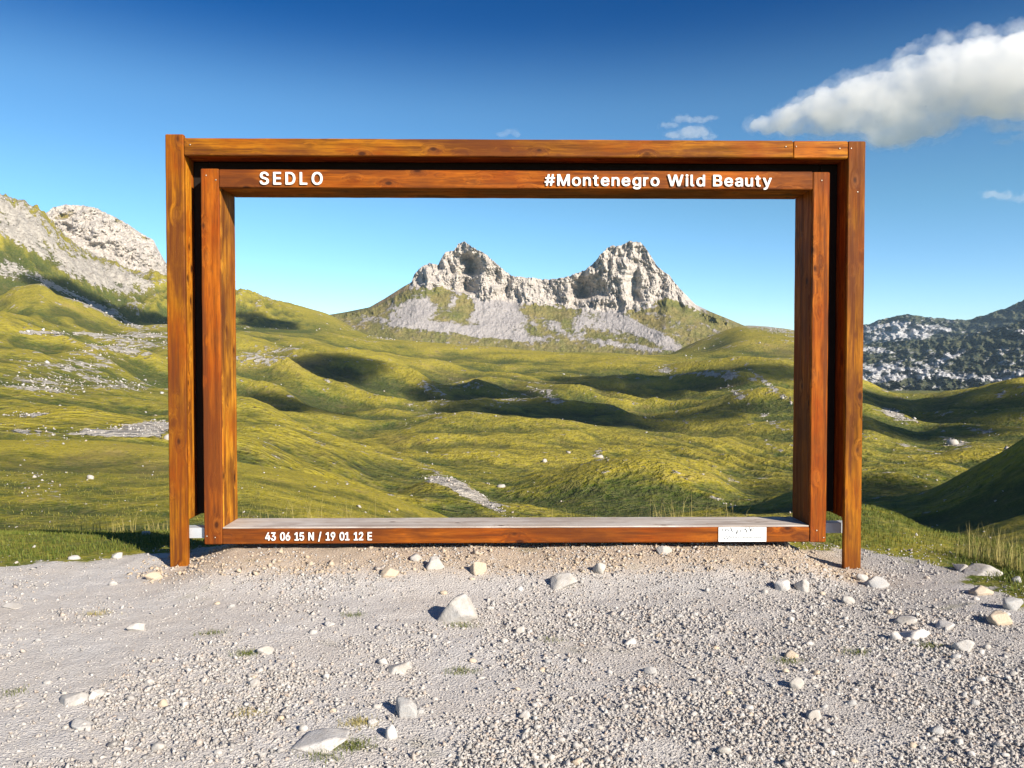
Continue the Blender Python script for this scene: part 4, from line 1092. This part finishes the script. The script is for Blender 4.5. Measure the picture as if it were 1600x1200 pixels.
# left inner post has golden timber behind its orange front board; weathered sill board
timber('sill_board', iL1 + e_, iR0 - e_, iB1 - 0.0115, iB1, D + .012, D + TD - .004, M_wood_grey, along='X', seed=30, ch=.003)
# steel brackets between outer and inner frame
def box_mesh(name, x0, x1, y0, y1, z0, z1, mat, ch=0.002):
    V = np.array([(x, y, z) for x in (x0, x1) for y in (y0, y1) for z in (z0, z1)], float)
    c = V.mean(0); V -= c
    F = [(0, 1, 3, 2), (4, 6, 7, 5), (0, 4, 5, 1), (2, 3, 7, 6), (0, 2, 6, 4), (1, 5, 7, 3)]
    me = bpy.data.meshes.new(name); me.from_pydata(V.tolist(), [], F); me.update(); me.materials.append(mat)
    return me, c
for (xa_, xb_) in ((oL0 + .02, iL0 - e_), (iR1 + e_, oR1 - .02)):
    yo_ = 0.0 if xa_ < 0 else 0.10
    me, c = box_mesh('steel_bracket', xa_, xb_, D + BD + .003 + yo_, D + BD + .11 + yo_, Zc(841), Zc(825), M_steel)
    o = link('steel_bracket', me, root); o.location = Vector(c) - root.location

# ---- lettering: raised white letters, each one a sub-part of its beam
GLYPHS = {"#": ["389,517 330,520 312,516 288,386 282,380 196,381 216,504 213,515 194,520 133,517 107,381 52,380 33,375 22,320 26,308 95,302 80,206 4,200 -8,144 -5,133 0,130 66,126 46,4 48,-6 51,-9 68,-12 130,-8 154,126 240,128 244,120 224,4 227,-7 246,-12 307,-9 314,10 333,127 388,128 407,133 418,188 414,200 350,204 346,208 362,302 435,307 446,356 441,377 374,382 394,500", "167,205 183,303 273,303 257,205"],
 "/": ["247,543 182,546 165,543 161,539 2,-54 -3,-73 1,-85 68,-88 87,-83 244,500 252,530"],
 "0": ["242,528 184,524 151,515 112,492 88,468 71,443 52,400 36,338 30,284 30,224 36,170 51,109 71,65 88,40 112,16 135,1 164,-10 210,-18 250,-18 296,-8 336,12 362,36 381,63 400,106 414,156 422,210 422,298 418,332 404,390 389,431 364,470 325,503 292,518", "220,448 245,445 261,437 284,418 297,399 316,352 326,282 322,188 305,125 280,86 259,71 234,62 207,65 191,73 164,98 149,123 140,150 128,214 130,312 147,381 176,424 195,439"],
 "1": ["406,-8 410,4 406,64 388,68 298,68 294,72 294,504 290,516 272,520 181,517 72,438 68,424 68,362 73,349 94,348 101,349 194,414 194,72 190,68 63,65 58,52 58,4 62,-8 80,-12 388,-12"],
 "2": ["50,-8 68,-12 386,-12 405,-7 408,54 403,67 189,72 294,182 354,252 383,299 398,350 398,392 390,424 366,470 344,492 321,507 292,518 264,524 210,528 161,519 133,509 92,480 61,433 48,378 53,353 70,350 141,353 149,393 164,420 185,437 214,448 246,444 278,428 299,397 302,360 295,335 264,286 50,58 46,44 46,4"],
 "3": ["57,517 52,504 52,456 57,443 254,439 143,309 139,251 142,240 148,238 220,236 267,221 294,198 310,162 310,128 298,98 271,75 232,62 204,62 183,67 154,82 135,105 123,141 48,144 30,140 26,126 41,69 62,38 91,15 130,-4 178,-16 244,-18 272,-14 307,-5 338,10 372,38 391,65 402,92 411,143 408,176 393,221 378,244 358,264 333,281 311,291 257,304 387,453 390,504 386,516 368,520 74,520"],
 "4": ["323,517 250,520 230,516 25,169 22,108 26,96 44,92 262,92 264,4 268,-8 286,-12 340,-12 358,-8 362,4 362,88 364,92 376,92 426,96 431,109 432,140 425,171 362,176 362,314 357,327 286,330 267,325 263,175 135,176 323,493 327,505"],
 "5": ["379,517 362,520 100,520 82,516 76,496 50,266 53,245 126,234 143,237 171,255 202,264 243,261 276,242 299,211 308,186 310,150 303,121 282,88 261,73 230,62 198,66 162,86 145,111 137,137 132,140 64,142 47,139 42,122 49,89 72,44 100,16 143,-7 182,-16 244,-18 292,-8 338,14 368,42 396,92 406,126 409,161 408,188 398,230 376,276 342,312 299,335 244,346 216,346 158,333 156,344 168,438 379,443 384,456 384,504"],
 "6": ["333,517 254,520 236,516 93,305 61,241 48,190 46,146 56,98 69,63 90,34 127,5 157,-9 202,-18 238,-18 276,-14 302,-6 348,20 368,40 387,69 396,92 406,132 406,182 402,204 391,239 372,270 348,294 315,313 280,322 219,328 335,497 337,507", "234,60 207,63 174,82 155,107 144,138 144,178 158,214 189,243 220,252 251,249 282,228 301,201 308,178 308,138 295,103 274,78"],
 "9": ["117,-9 196,-12 218,-6 363,209 389,261 404,314 407,345 404,384 391,429 368,468 338,496 303,515 268,524 218,528 184,524 150,514 104,488 69,445 58,420 48,382 46,334 56,288 71,253 88,230 117,207 146,194 192,184 233,182 115,9 113,-1", "236,448 253,443 278,428 293,409 308,370 308,330 301,307 274,272 244,258 216,256 182,270 157,297 144,332 144,370 157,405 178,430 205,445"],
 "B": ["46,516 42,504 42,4 46,-8 64,-12 270,-12 314,-6 353,5 386,24 402,38 419,65 436,122 436,152 428,188 408,228 388,248 357,266 380,282 403,311 416,360 416,388 408,422 397,451 382,472 362,490 331,507 270,520 64,520", "143,217 266,218 283,213 308,198 327,175 336,152 334,118 318,92 295,77 270,70 145,71", "143,439 254,440 279,433 294,424 311,403 318,382 318,362 313,343 294,318 269,303 250,298 145,297"],
 "D": ["46,-8 64,-12 242,-12 298,-4 363,19 392,38 424,70 441,95 466,156 478,212 480,278 472,332 457,383 441,415 412,452 363,491 320,508 286,516 258,520 64,520 46,516 42,504 42,4", "146,440 240,440 285,429 322,408 344,386 361,359 370,334 380,288 380,222 363,155 336,114 305,91 254,72 144,72"],
 "E": ["390,-8 394,4 394,46 389,67 372,70 148,70 144,74 143,215 369,219 374,232 374,274 370,294 352,298 145,299 142,438 334,440 368,440 387,445 390,504 385,517 368,520 64,520 46,516 42,504 42,4 46,-8 64,-12 372,-12"],
 "L": ["47,517 42,504 42,4 45,-7 64,-12 358,-12 375,-9 378,-6 380,46 375,67 144,72 144,504 140,516 122,520"],
 "M": ["582,516 564,520 480,520 460,516 337,199 315,134 168,516 148,520 64,520 46,516 42,504 42,4 45,-7 64,-12 118,-12 137,-7 140,4 140,162 142,316 269,-5 290,-12 355,-9 485,316 486,4 489,-7 508,-12 564,-12 582,-8 586,4 586,504"],
 "N": ["478,-8 482,4 482,504 478,516 460,520 404,520 385,515 382,504 380,161 152,516 134,520 64,520 47,517 44,510 42,4 46,-8 64,-12 122,-12 141,-7 144,4 143,352 372,-8 390,-12 460,-12"],
 "O": ["363,-3 410,22 444,52 473,93 496,150 510,218 510,290 504,328 487,387 473,415 444,456 408,488 365,511 326,522 286,528 218,524 171,511 126,488 90,456 61,415 36,354 24,298 22,230 30,176 45,125 61,93 90,52 124,22 161,1 212,-14 240,-18 294,-18", "280,444 313,435 338,422 370,394 383,375 406,318 412,278 412,232 399,167 387,141 366,110 331,83 305,71 284,66 254,66 223,73 188,92 166,112 145,143 130,182 124,208 122,286 135,343 164,394 184,414 221,435 254,444"],
 "S": ["302,518 246,528 208,528 168,522 129,511 86,486 64,464 42,420 34,384 36,348 49,307 74,276 101,257 149,235 244,208 291,191 318,170 328,146 325,119 308,92 271,69 244,62 204,62 165,75 138,96 127,115 117,145 42,148 24,144 20,130 28,96 50,48 82,16 131,-7 192,-20 254,-20 314,-8 343,3 378,26 407,63 418,90 426,126 424,166 411,207 382,242 325,275 179,319 152,336 135,359 135,393 150,418 177,437 206,446 242,446 279,433 306,412 317,391 323,369 396,366 414,370 418,392 412,416 392,460 351,497"],
 "W": ["684,516 666,520 606,520 587,515 492,149 397,513 393,517 310,520 289,513 193,146 99,513 78,520 20,520 1,515 -1,505 27,403 140,-8 158,-12 226,-12 243,-9 247,-5 343,348 439,-7 458,-12 540,-10 548,0 680,480 687,505"],
 "a": ["352,-8 356,4 356,248 352,288 337,331 310,364 281,381 240,392 178,396 111,383 77,365 46,338 24,294 27,283 32,280 86,264 110,264 116,266 138,298 168,314 180,318 210,318 240,304 255,281 257,251 249,243 230,238 146,228 94,216 46,192 23,163 12,120 14,84 25,47 42,22 71,-1 124,-18 196,-18 231,-9 257,7 263,-7 268,-10 334,-12", "257,167 258,130 255,117 242,92 226,76 186,58 158,58 125,73 113,87 110,112 113,123 126,138 166,154"],
 "d": ["385,517 316,520 297,515 293,366 259,387 240,392 212,396 154,392 115,381 90,366 66,344 47,317 30,278 20,240 16,168 22,128 33,89 47,59 66,34 90,10 121,-7 180,-20 210,-20 252,-12 293,13 299,-7 304,-10 368,-12 387,-7 390,4 390,504", "192,60 173,67 150,82 131,111 116,156 114,208 125,257 142,286 173,311 196,318 216,318 239,309 258,296 277,271 290,236 294,170 285,127 264,88 233,65 216,60"],
 "e": ["127,383 92,364 62,336 43,307 28,268 16,208 16,166 28,108 47,63 80,22 123,-5 194,-20 260,-16 301,-5 348,26 373,61 382,88 377,101 326,114 296,114 288,108 268,80 247,65 224,58 186,62 154,78 138,94 121,125 116,156 385,161 390,174 386,240 376,280 361,317 338,348 324,360 279,385 222,396 190,396", "116,234 123,259 138,284 152,298 177,313 196,318 222,316 245,307 264,290 281,265 290,236 288,232"],
 "g": ["385,387 368,390 304,388 299,385 294,365 260,386 214,396 182,396 132,386 101,373 66,344 47,317 28,272 16,212 16,170 22,132 41,77 60,48 76,32 117,7 172,-6 220,-6 244,-2 261,3 293,22 292,-26 283,-49 268,-66 237,-81 205,-85 169,-79 140,-60 118,-34 101,-31 83,-33 37,-61 34,-72 41,-89 58,-112 82,-132 128,-152 178,-162 236,-162 286,-152 331,-133 364,-102 380,-70 390,-26 390,374", "214,318 254,300 279,267 292,226 294,174 284,130 268,100 237,77 220,72 194,72 175,77 152,90 131,117 116,160 114,210 123,251 142,286 158,302 177,313"],
 "i": ["124,-10 129,-7 132,4 132,374 129,385 124,388 44,388 39,385 36,374 36,4 39,-7 44,-10", "27,461 42,442 55,435 74,432 113,435 126,442 139,459 144,478 139,505 124,526 110,532 78,536 53,531 36,520 27,505 24,492"],
 "l": ["44,518 39,515 36,504 36,64 42,42 54,16 68,2 86,-6 126,-14 158,-14 189,-9 195,-5 198,8 185,61 166,66 143,65 135,71 132,84 132,504 129,515 110,520"],
 "n": ["372,-8 376,4 376,236 372,282 361,321 344,350 324,370 292,386 242,396 214,396 166,386 132,367 127,385 122,388 58,390 40,386 36,374 36,92 36,4 40,-8 58,-12 110,-12 128,-8 132,4 132,240 136,260 150,288 171,305 198,316 228,314 260,294 273,271 278,248 278,4 281,-7 300,-12 354,-12"],
 "o": ["293,-5 342,28 367,61 386,104 398,158 398,218 386,272 375,301 356,332 338,352 309,373 276,386 224,396 192,396 123,381 96,366 68,342 47,313 28,268 18,226 16,168 20,138 33,91 45,67 72,30 96,10 123,-5 192,-20 252,-16", "198,318 235,313 272,286 289,257 300,214 300,162 292,128 283,107 272,90 252,72 218,58 198,58 175,65 142,92 125,121 114,170 116,220 131,267 160,302"],
 "r": ["41,-9 110,-12 129,-7 132,4 132,248 136,262 148,286 181,309 200,314 239,311 256,314 261,373 256,392 246,394 180,394 155,387 133,373 126,386 108,390 58,390 39,385 36,374 36,4"],
 "t": ["223,-9 230,6 216,62 200,66 162,64 152,68 144,86 144,314 200,314 218,318 222,330 219,385 200,390 145,391 144,466 139,479 70,482 51,477 47,391 -7,387 -12,374 -12,330 -8,318 44,314 48,310 46,112 48,74 54,50 72,16 97,-3 112,-8 154,-16 188,-16"],
 "u": ["40,386 36,374 38,98 47,63 68,26 93,5 122,-8 160,-16 204,-16 251,-5 278,13 283,-7 288,-10 354,-12 372,-8 376,4 376,286 376,374 372,386 354,390 300,390 282,386 278,374 278,140 274,122 260,92 241,75 208,62 186,64 167,71 154,82 143,95 134,118 129,385 110,390 58,390"],
 "y": ["35,-149 70,-156 112,-156 147,-149 182,-128 207,-95 387,375 384,386 366,390 308,390 290,386 207,159 194,128 100,386 80,390 22,390 3,385 1,375 5,359 144,0 127,-47 110,-70 92,-78 66,-74 46,-78 30,-136"]}
def glyph_mesh(ch, size, depth, off):
    cu_ = bpy.data.curves.new('letter', 'CURVE')
    cu_.dimensions = '2D'; cu_.fill_mode = 'BOTH'; cu_.extrude = depth / 2; cu_.offset = off
    for loop in GLYPHS[ch]:
        pts = [tuple(int(q) / 1000 for q in p.split(',')) for p in loop.split()]
        sp = cu_.splines.new('POLY'); sp.points.add(len(pts) - 1)
        for k, (a_, b_) in enumerate(pts): sp.points[k].co = (a_, b_, 0, 1)
        sp.use_cyclic_u = True
    ob = bpy.data.objects.new('letter', cu_); C.objects.link(ob)
    bpy.context.view_layer.update()
    dg = bpy.context.evaluated_depsgraph_get()
    me = bpy.data.meshes.new_from_object(ob.evaluated_get(dg))
    bpy.data.objects.remove(ob); bpy.data.curves.remove(cu_)
    me.materials.clear(); me.materials.append(M_white)
    return me
_gl = {}
def glyph(ch, bold):
    if (ch, bold) not in _gl:
        me = glyph_mesh(ch, 1.0, 0.08, bold)
        co = np.zeros(len(me.vertices) * 3); me.vertices.foreach_get('co', co); co = co.reshape(-1, 3)
        _gl[(ch, bold)] = (me, co[:, 0].min(), co[:, 0].max())
    return _gl[(ch, bold)]
capm = glyph('E', 0.0)[0]; _c = np.zeros(len(capm.vertices) * 3); capm.vertices.foreach_get('co', _c); _c = _c.reshape(-1, 3)
CAP = _c[:, 1].max() - _c[:, 1].min(); CAPB = _c[:, 1].min()

def lettering(text, u0, u1, z_base, cap_h, beam, gap, space, bold=0.0, stretch=1.0):
    """set each glyph; gap is the clear space between glyphs in em; scaled in x to fill u0..u1"""
    x0, x1 = X(u0), X(u1)
    pos, cx = [], 0.0
    for ch in text:
        if ch == ' ': cx += space; continue
        me, a, b = glyph(ch, bold)
        pos.append((ch, cx - a)); cx += (b - a) + gap
    total = cx - gap
    s = cap_h / CAP
    sx = (x1 - x0) / total
    beam_m = Matrix.Translation(root.location) @ (Matrix.Translation(beam.location) @ beam.rotation_euler.to_matrix().to_4x4())
    for ch, px in pos:
        me = glyph(ch, bold)[0]
        o = link('letter', me, beam)
        o['label'] = f'raised white {"slash" if ch == "/" else "hash sign" if ch == "#" else "digit " + ch if ch.isdigit() else "letter " + ch}'
        w = Matrix.Translation((x0 + px * sx, D - 0.004, z_base - CAPB * s)) @ Matrix.Rotation(math.pi / 2, 4, 'X') @ Matrix.Diagonal((sx, s, 0.11, 1))
        o.matrix_parent_inverse = Matrix.Identity(4)
        o.matrix_basis = beam_m.inverted() @ w
px_m = D / FPX
lettering('SEDLO', 408.5, 506, iT0 + 4.2 * px_m, 19.3 * px_m, beam_top, 0.20, 0.3)
lettering('#Montenegro Wild Beauty', 850.5, 1203, iT0 + 4.0 * px_m, 17.8 * px_m, beam_top, 0.095, 0.26)
lettering('43 06 15 N / 19 01 12 E', 412.5, 580, iB0 + 6.0 * px_m, 12.8 * px_m, beam_bot, 0.06, 0.30)

# ---- sticker with faded scribble
sx0, sx1 = X(1124.5), X(1199.5); sz0, sz1 = iB0 + 1.5 * px_m, iB1 - 2.0 * px_m
me, c = box_mesh('sticker', sx0, sx1, D - 0.0035, D + .0035, sz0, sz1, M_sticker)
stk = link('sticker', me, root); stk.location = Vector(c) - root.location
stk['label'] = 'white weathered sticker with faint black handwriting'
gk = np.random.default_rng(9)
Vs, Fs = [], []
def stroke(pts, w):
    for (xa, za), (xb, zb_) in zip(pts[:-1], pts[1:]):
        d = np.array([xb - xa, zb_ - za]); n = np.array([-d[1], d[0]]) / (np.linalg.norm(d) + 1e-9) * w
        b = len(Vs)
        for q_ in ((xa - n[0], za - n[1]), (xb - n[0], zb_ - n[1]), (xb + n[0], zb_ + n[1]), (xa + n[0], za + n[1])): Vs.append((q_[0], D - 0.0042, q_[1]))
        Fs.append((b, b + 1, b + 2, b + 3))
W_, H_ = sx1 - sx0, sz1 - sz0
xs = np.linspace(0.10, 0.90, 90)
stroke([(sx0 + W_ * a, sz0 + H_ * (0.30 + 0.10 * math.sin(a * 90) * max(0, 1 - a * 1.5) + 0.02 * gk.normal())) for a in xs], 0.0018)
for a in (0.07, 0.14, 0.19, 0.27, 0.35, 0.38, 0.45, 0.55, 0.57, 0.66, 0.69, 0.72, 0.84, 0.92):
    z_ = 0.66 + 0.2 * gk.random()
    pts = [(sx0 + W_ * (a + 0.02 * gk.normal()), sz0 + H_ * (z_ + 0.09 * gk.normal())) for _ in range(4)]
    stroke(pts, 0.0022)
me = bpy.data.meshes.new('handwriting'); me.from_pydata([(v[0] - c[0], v[1] - c[1], v[2] - c[2]) for v in Vs], [], Fs); me.materials.append(M_ink)
link('handwriting', me, stk)

# ---- screws
sv, sf = ICO2
for (u, v, par) in [(323, 838, 0), (336, 840, 0), (1287, 840, 0), (1276, 829, 0), (291 + 6, 226, 1), (1228, 229, 1), (1244, 229, 1), (1312, 232, 1), (1330, 232, 2), (1340, 300, 2), (322, 274, 0), (337, 281, 0), (1284, 282, 0)]:
    me = np_mesh('screw', sv * np.array([0.006, 0.003, 0.006]), tris=sf, mat=M_screw)
    o = link('screw', me, root)
    p = at_plane(u, v, D - .0005); o.location = Vector(p) - root.location

# ------------------------------------------------------------------ clouds
def cloud_body(name, balls, dens, dist, grow, amp, c, seed, nlo, nhi):
    import bmesh
    bm = bmesh.new()
    k = dist / FPX; big = len(balls) > 8
    for (u, v, ru, rv) in balls:
        p = at_range(u, v, dist)
        m = Matrix.Translation(Vector(p - c)) @ Matrix.Diagonal((ru * k * grow, min(ru, rv * 1.3) * k * grow, rv * k * grow, 1))
        bmesh.ops.create_icosphere(bm, subdivisions=3, radius=1, matrix=m)
    me = bpy.data.meshes.new(name); bm.to_mesh(me); bm.free()
    ob = link(name, me)
    rm = ob.modifiers.new('merge', 'REMESH'); rm.mode = 'VOXEL'; rm.voxel_size = k * (3.0 if big else 1.3)
    sc_ = 1.0 if big else 0.35
    for q, (ns, st) in enumerate(((26, amp), (9, amp * .4))):
        t1 = bpy.data.textures.new('puff', 'CLOUDS'); t1.noise_scale = k * ns * sc_ * seed; t1.noise_depth = 4
        dm = ob.modifiers.new('puffs', 'DISPLACE'); dm.texture = t1; dm.strength = k * st * sc_; dm.mid_level = 0.5; dm.texture_coords = 'LOCAL'
    dg = bpy.context.evaluated_depsgraph_get(); dg.update()
    m2 = bpy.data.meshes.new_from_object(ob.evaluated_get(dg)); ob.modifiers.clear(); ob.data = m2
    m2.materials.clear()
    mt = bpy.data.materials.new(name); mt.use_nodes = True
    nt = mt.node_tree; nt.nodes.clear()
    out = nt.nodes.new('ShaderNodeOutputMaterial'); pv = nt.nodes.new('ShaderNodeVolumePrincipled')
    nt.links.new(pv.outputs[0], out.inputs['Volume'])
    pv.inputs['Color'].default_value = (1.0, 1.0, 1.0, 1)
    tcx = nt.nodes.new('ShaderNodeTexCoord'); nz = nt.nodes.new('ShaderNodeTexNoise')
    nz.inputs['Scale'].default_value = 1.0 / (k * (34 if big else 12)); nz.inputs['Detail'].default_value = 5; nz.inputs['Roughness'].default_value = 0.65
    mr = nt.nodes.new('ShaderNodeMapRange'); mr.interpolation_type = 'SMOOTHSTEP'
    mr.inputs['From Min'].default_value = nlo; mr.inputs['From Max'].default_value = nhi; mr.inputs['To Min'].default_value = 0.0; mr.inputs['To Max'].default_value = dens
    nt.links.new(tcx.outputs['Object'], nz.inputs['Vector']); nt.links.new(nz.outputs['Fac'], mr.inputs['Value']); nt.links.new(mr.outputs[0], pv.inputs['Density'])
    m2.materials.append(mt)
    return ob

def cloud(name, balls, dens, nscale, label, seed=1.0, dist=3200.0):
    c = np.mean([at_range(b[0], b[1], dist) for b in balls], 0)
    veil = cloud_body(name, balls, dens * 0.55, dist, 1.12, 34, c, seed, 0.40, 0.66)
    veil.location = c
    core = cloud_body('cloud_core', balls, dens * 1.3, dist, 0.86, 20, c, seed, 0.25, 0.55)
    core.parent = veil
    tag(veil, label, 'cloud')
    return veil
BIG = [(1200, 196, 30, 16), (1240, 186, 38, 26), (1290, 176, 46, 36), (1340, 165, 50, 46), (1390, 160, 55, 50), (1430, 140, 50, 52), (1480, 128, 55, 58), (1530, 122, 60, 62), (1590, 120, 70, 64), (1650, 110, 70, 60), (1720, 100, 60, 50), (1395, 205, 50, 24), (1450, 190, 50, 26)]
cloud('cloud', BIG, 0.0075, 1, 'big white cumulus cloud above the right end of the frame')
cloud('cloud', [(1045, 196, 16, 5), (1068, 186, 18, 6), (1090, 187, 22, 5), (1112, 184, 10, 4), (1060, 211, 24, 7), (1085, 207, 26, 10), (1108, 213, 14, 6)], 0.006, 1, 'small ragged cloud standing just above the top beam')
cloud('cloud', [(1546, 303, 14, 6), (1570, 305, 16, 6), (1594, 312, 14, 5), (1610, 304, 12, 6)], 0.005, 1, 'small wispy cloud low at the right edge')
cloud('cloud', [(782, 209, 9, 4), (795, 206, 14, 5), (806, 210, 9, 4)], 0.0035, 1, 'faint scrap of cloud above the middle of the top beam')
cloud('cloud', [(1570, 222, 20, 4), (1596, 214, 22, 5)], 0.003, 1, 'faint torn cloud shred below the big cloud at the right edge')

# unseen broken cumulus added on the sun side to dapple the valley with shade
def shade_cloud(u, v, h, rx, ry, rz, k, label):
    import bmesh
    P_ = on_ground(u, v); c = P_ + np.array(S) * (h / S.z)
    gq = np.random.default_rng(k)
    bm = bmesh.new()
    for i in range(7):
        m = Matrix.Translation((gq.uniform(-.6, .6) * rx, gq.uniform(-.5, .5) * ry, gq.uniform(-.15, .25) * rz)) @ Matrix.Diagonal((rx * gq.uniform(.35, .6), ry * gq.uniform(.4, .6), rz * gq.uniform(.6, 1), 1))
        bmesh.ops.create_icosphere(bm, subdivisions=3, radius=1, matrix=m)
    me = bpy.data.meshes.new('cloud'); bm.to_mesh(me); bm.free()
    ob = link('cloud', me); ob.location = c
    rm = ob.modifiers.new('merge', 'REMESH'); rm.mode = 'VOXEL'; rm.voxel_size = rx / 22
    t1 = bpy.data.textures.new('puff', 'CLOUDS'); t1.noise_scale = rx * .35; t1.noise_depth = 4
    dm = ob.modifiers.new('puffs', 'DISPLACE'); dm.texture = t1; dm.strength = rx * .35; dm.mid_level = 0.5; dm.texture_coords = 'LOCAL'
    m2 = bpy.data.meshes.new_from_object(ob.evaluated_get(bpy.context.evaluated_depsgraph_get())); ob.modifiers.clear(); ob.data = m2
    m2.materials.clear()
    mt = bpy.data.materials.new('thin_cloud'); mt.use_nodes = True; nt = mt.node_tree; nt.nodes.clear()
    out = nt.nodes.new('ShaderNodeOutputMaterial'); pv = nt.nodes.new('ShaderNodeVolumePrincipled')
    nt.links.new(pv.outputs[0], out.inputs['Volume'])
    pv.inputs['Color'].default_value = (0.995, 0.995, 1, 1); pv.inputs['Density'].default_value = 0.05
    m2.materials.append(mt)
    tag(ob, label, 'cloud')
for k, a_ in enumerate([(740, 612, 480, 95, 60, 22), (930, 645, 470, 110, 55, 22), (545, 580, 480, 60, 60, 20), (1090, 590, 500, 90, 60, 20), (440, 636, 480, 60, 26, 14), (930, 590, 500, 60, 40, 16), (410, 503, 520, 60, 60, 20), (190, 492, 600, 120, 60, 25), (1440, 635, 520, 90, 60, 20), (1540, 640, 520, 80, 50, 20), (1400, 672, 480, 50, 30, 16), (1390, 770, 420, 26, 40, 12), (1520, 665, 480, 50, 30, 14)]):
    shade_cloud(*a_, k, ['long ragged cloud behind the viewer, first of the low bank', 'long ragged cloud behind the viewer, second of the low bank', 'round cloud right of the viewer', 'broad cloud far right of the viewer', 'thin flat cloud right of the viewer', 'small cloud between the broad clouds at right', 'small high cloud nearest the left slope', 'broad high cloud above the left slope', 'cloud over the right hand hills', 'second cloud over the right hand hills', 'third smaller cloud over the right hand hills', 'low scrap of cloud over the dark green hollow at right', 'last scrap of the right hand cloud bank'][k])

# ------------------------------------------------------------------ thin mountain haze
HX = 9300.0
V_ = [(x, y, z) for x in (-HX, HX) for y in (-HX, HX) for z in (float(TZ.min()) - 1, 335.0)]
me = bpy.data.meshes.new('haze'); me.from_pydata(V_, [], [(0, 1, 3, 2), (4, 6, 7, 5), (0, 4, 5, 1), (2, 3, 7, 6), (0, 2, 6, 4), (1, 5, 7, 3)]); me.update()
mt = bpy.data.materials.new('haze'); mt.use_nodes = True; nt = mt.node_tree; nt.nodes.clear()
out = nt.nodes.new('ShaderNodeOutputMaterial'); pv = nt.nodes.new('ShaderNodeVolumePrincipled')
nt.links.new(pv.outputs[0], out.inputs['Volume'])
pv.inputs['Color'].default_value = (0.50, 0.72, 0.98, 1); pv.inputs['Density'].default_value = 0.000042
me.materials.append(mt)
tag(link('haze', me), 'thin bluish mountain haze filling the air over the valley', kind='stuff')
print('Z', TZ.min(), TZ.max(), 'tris', sum(len(p.data.loops) / 3 if p.type == 'MESH' else 0 for p in scene.objects))
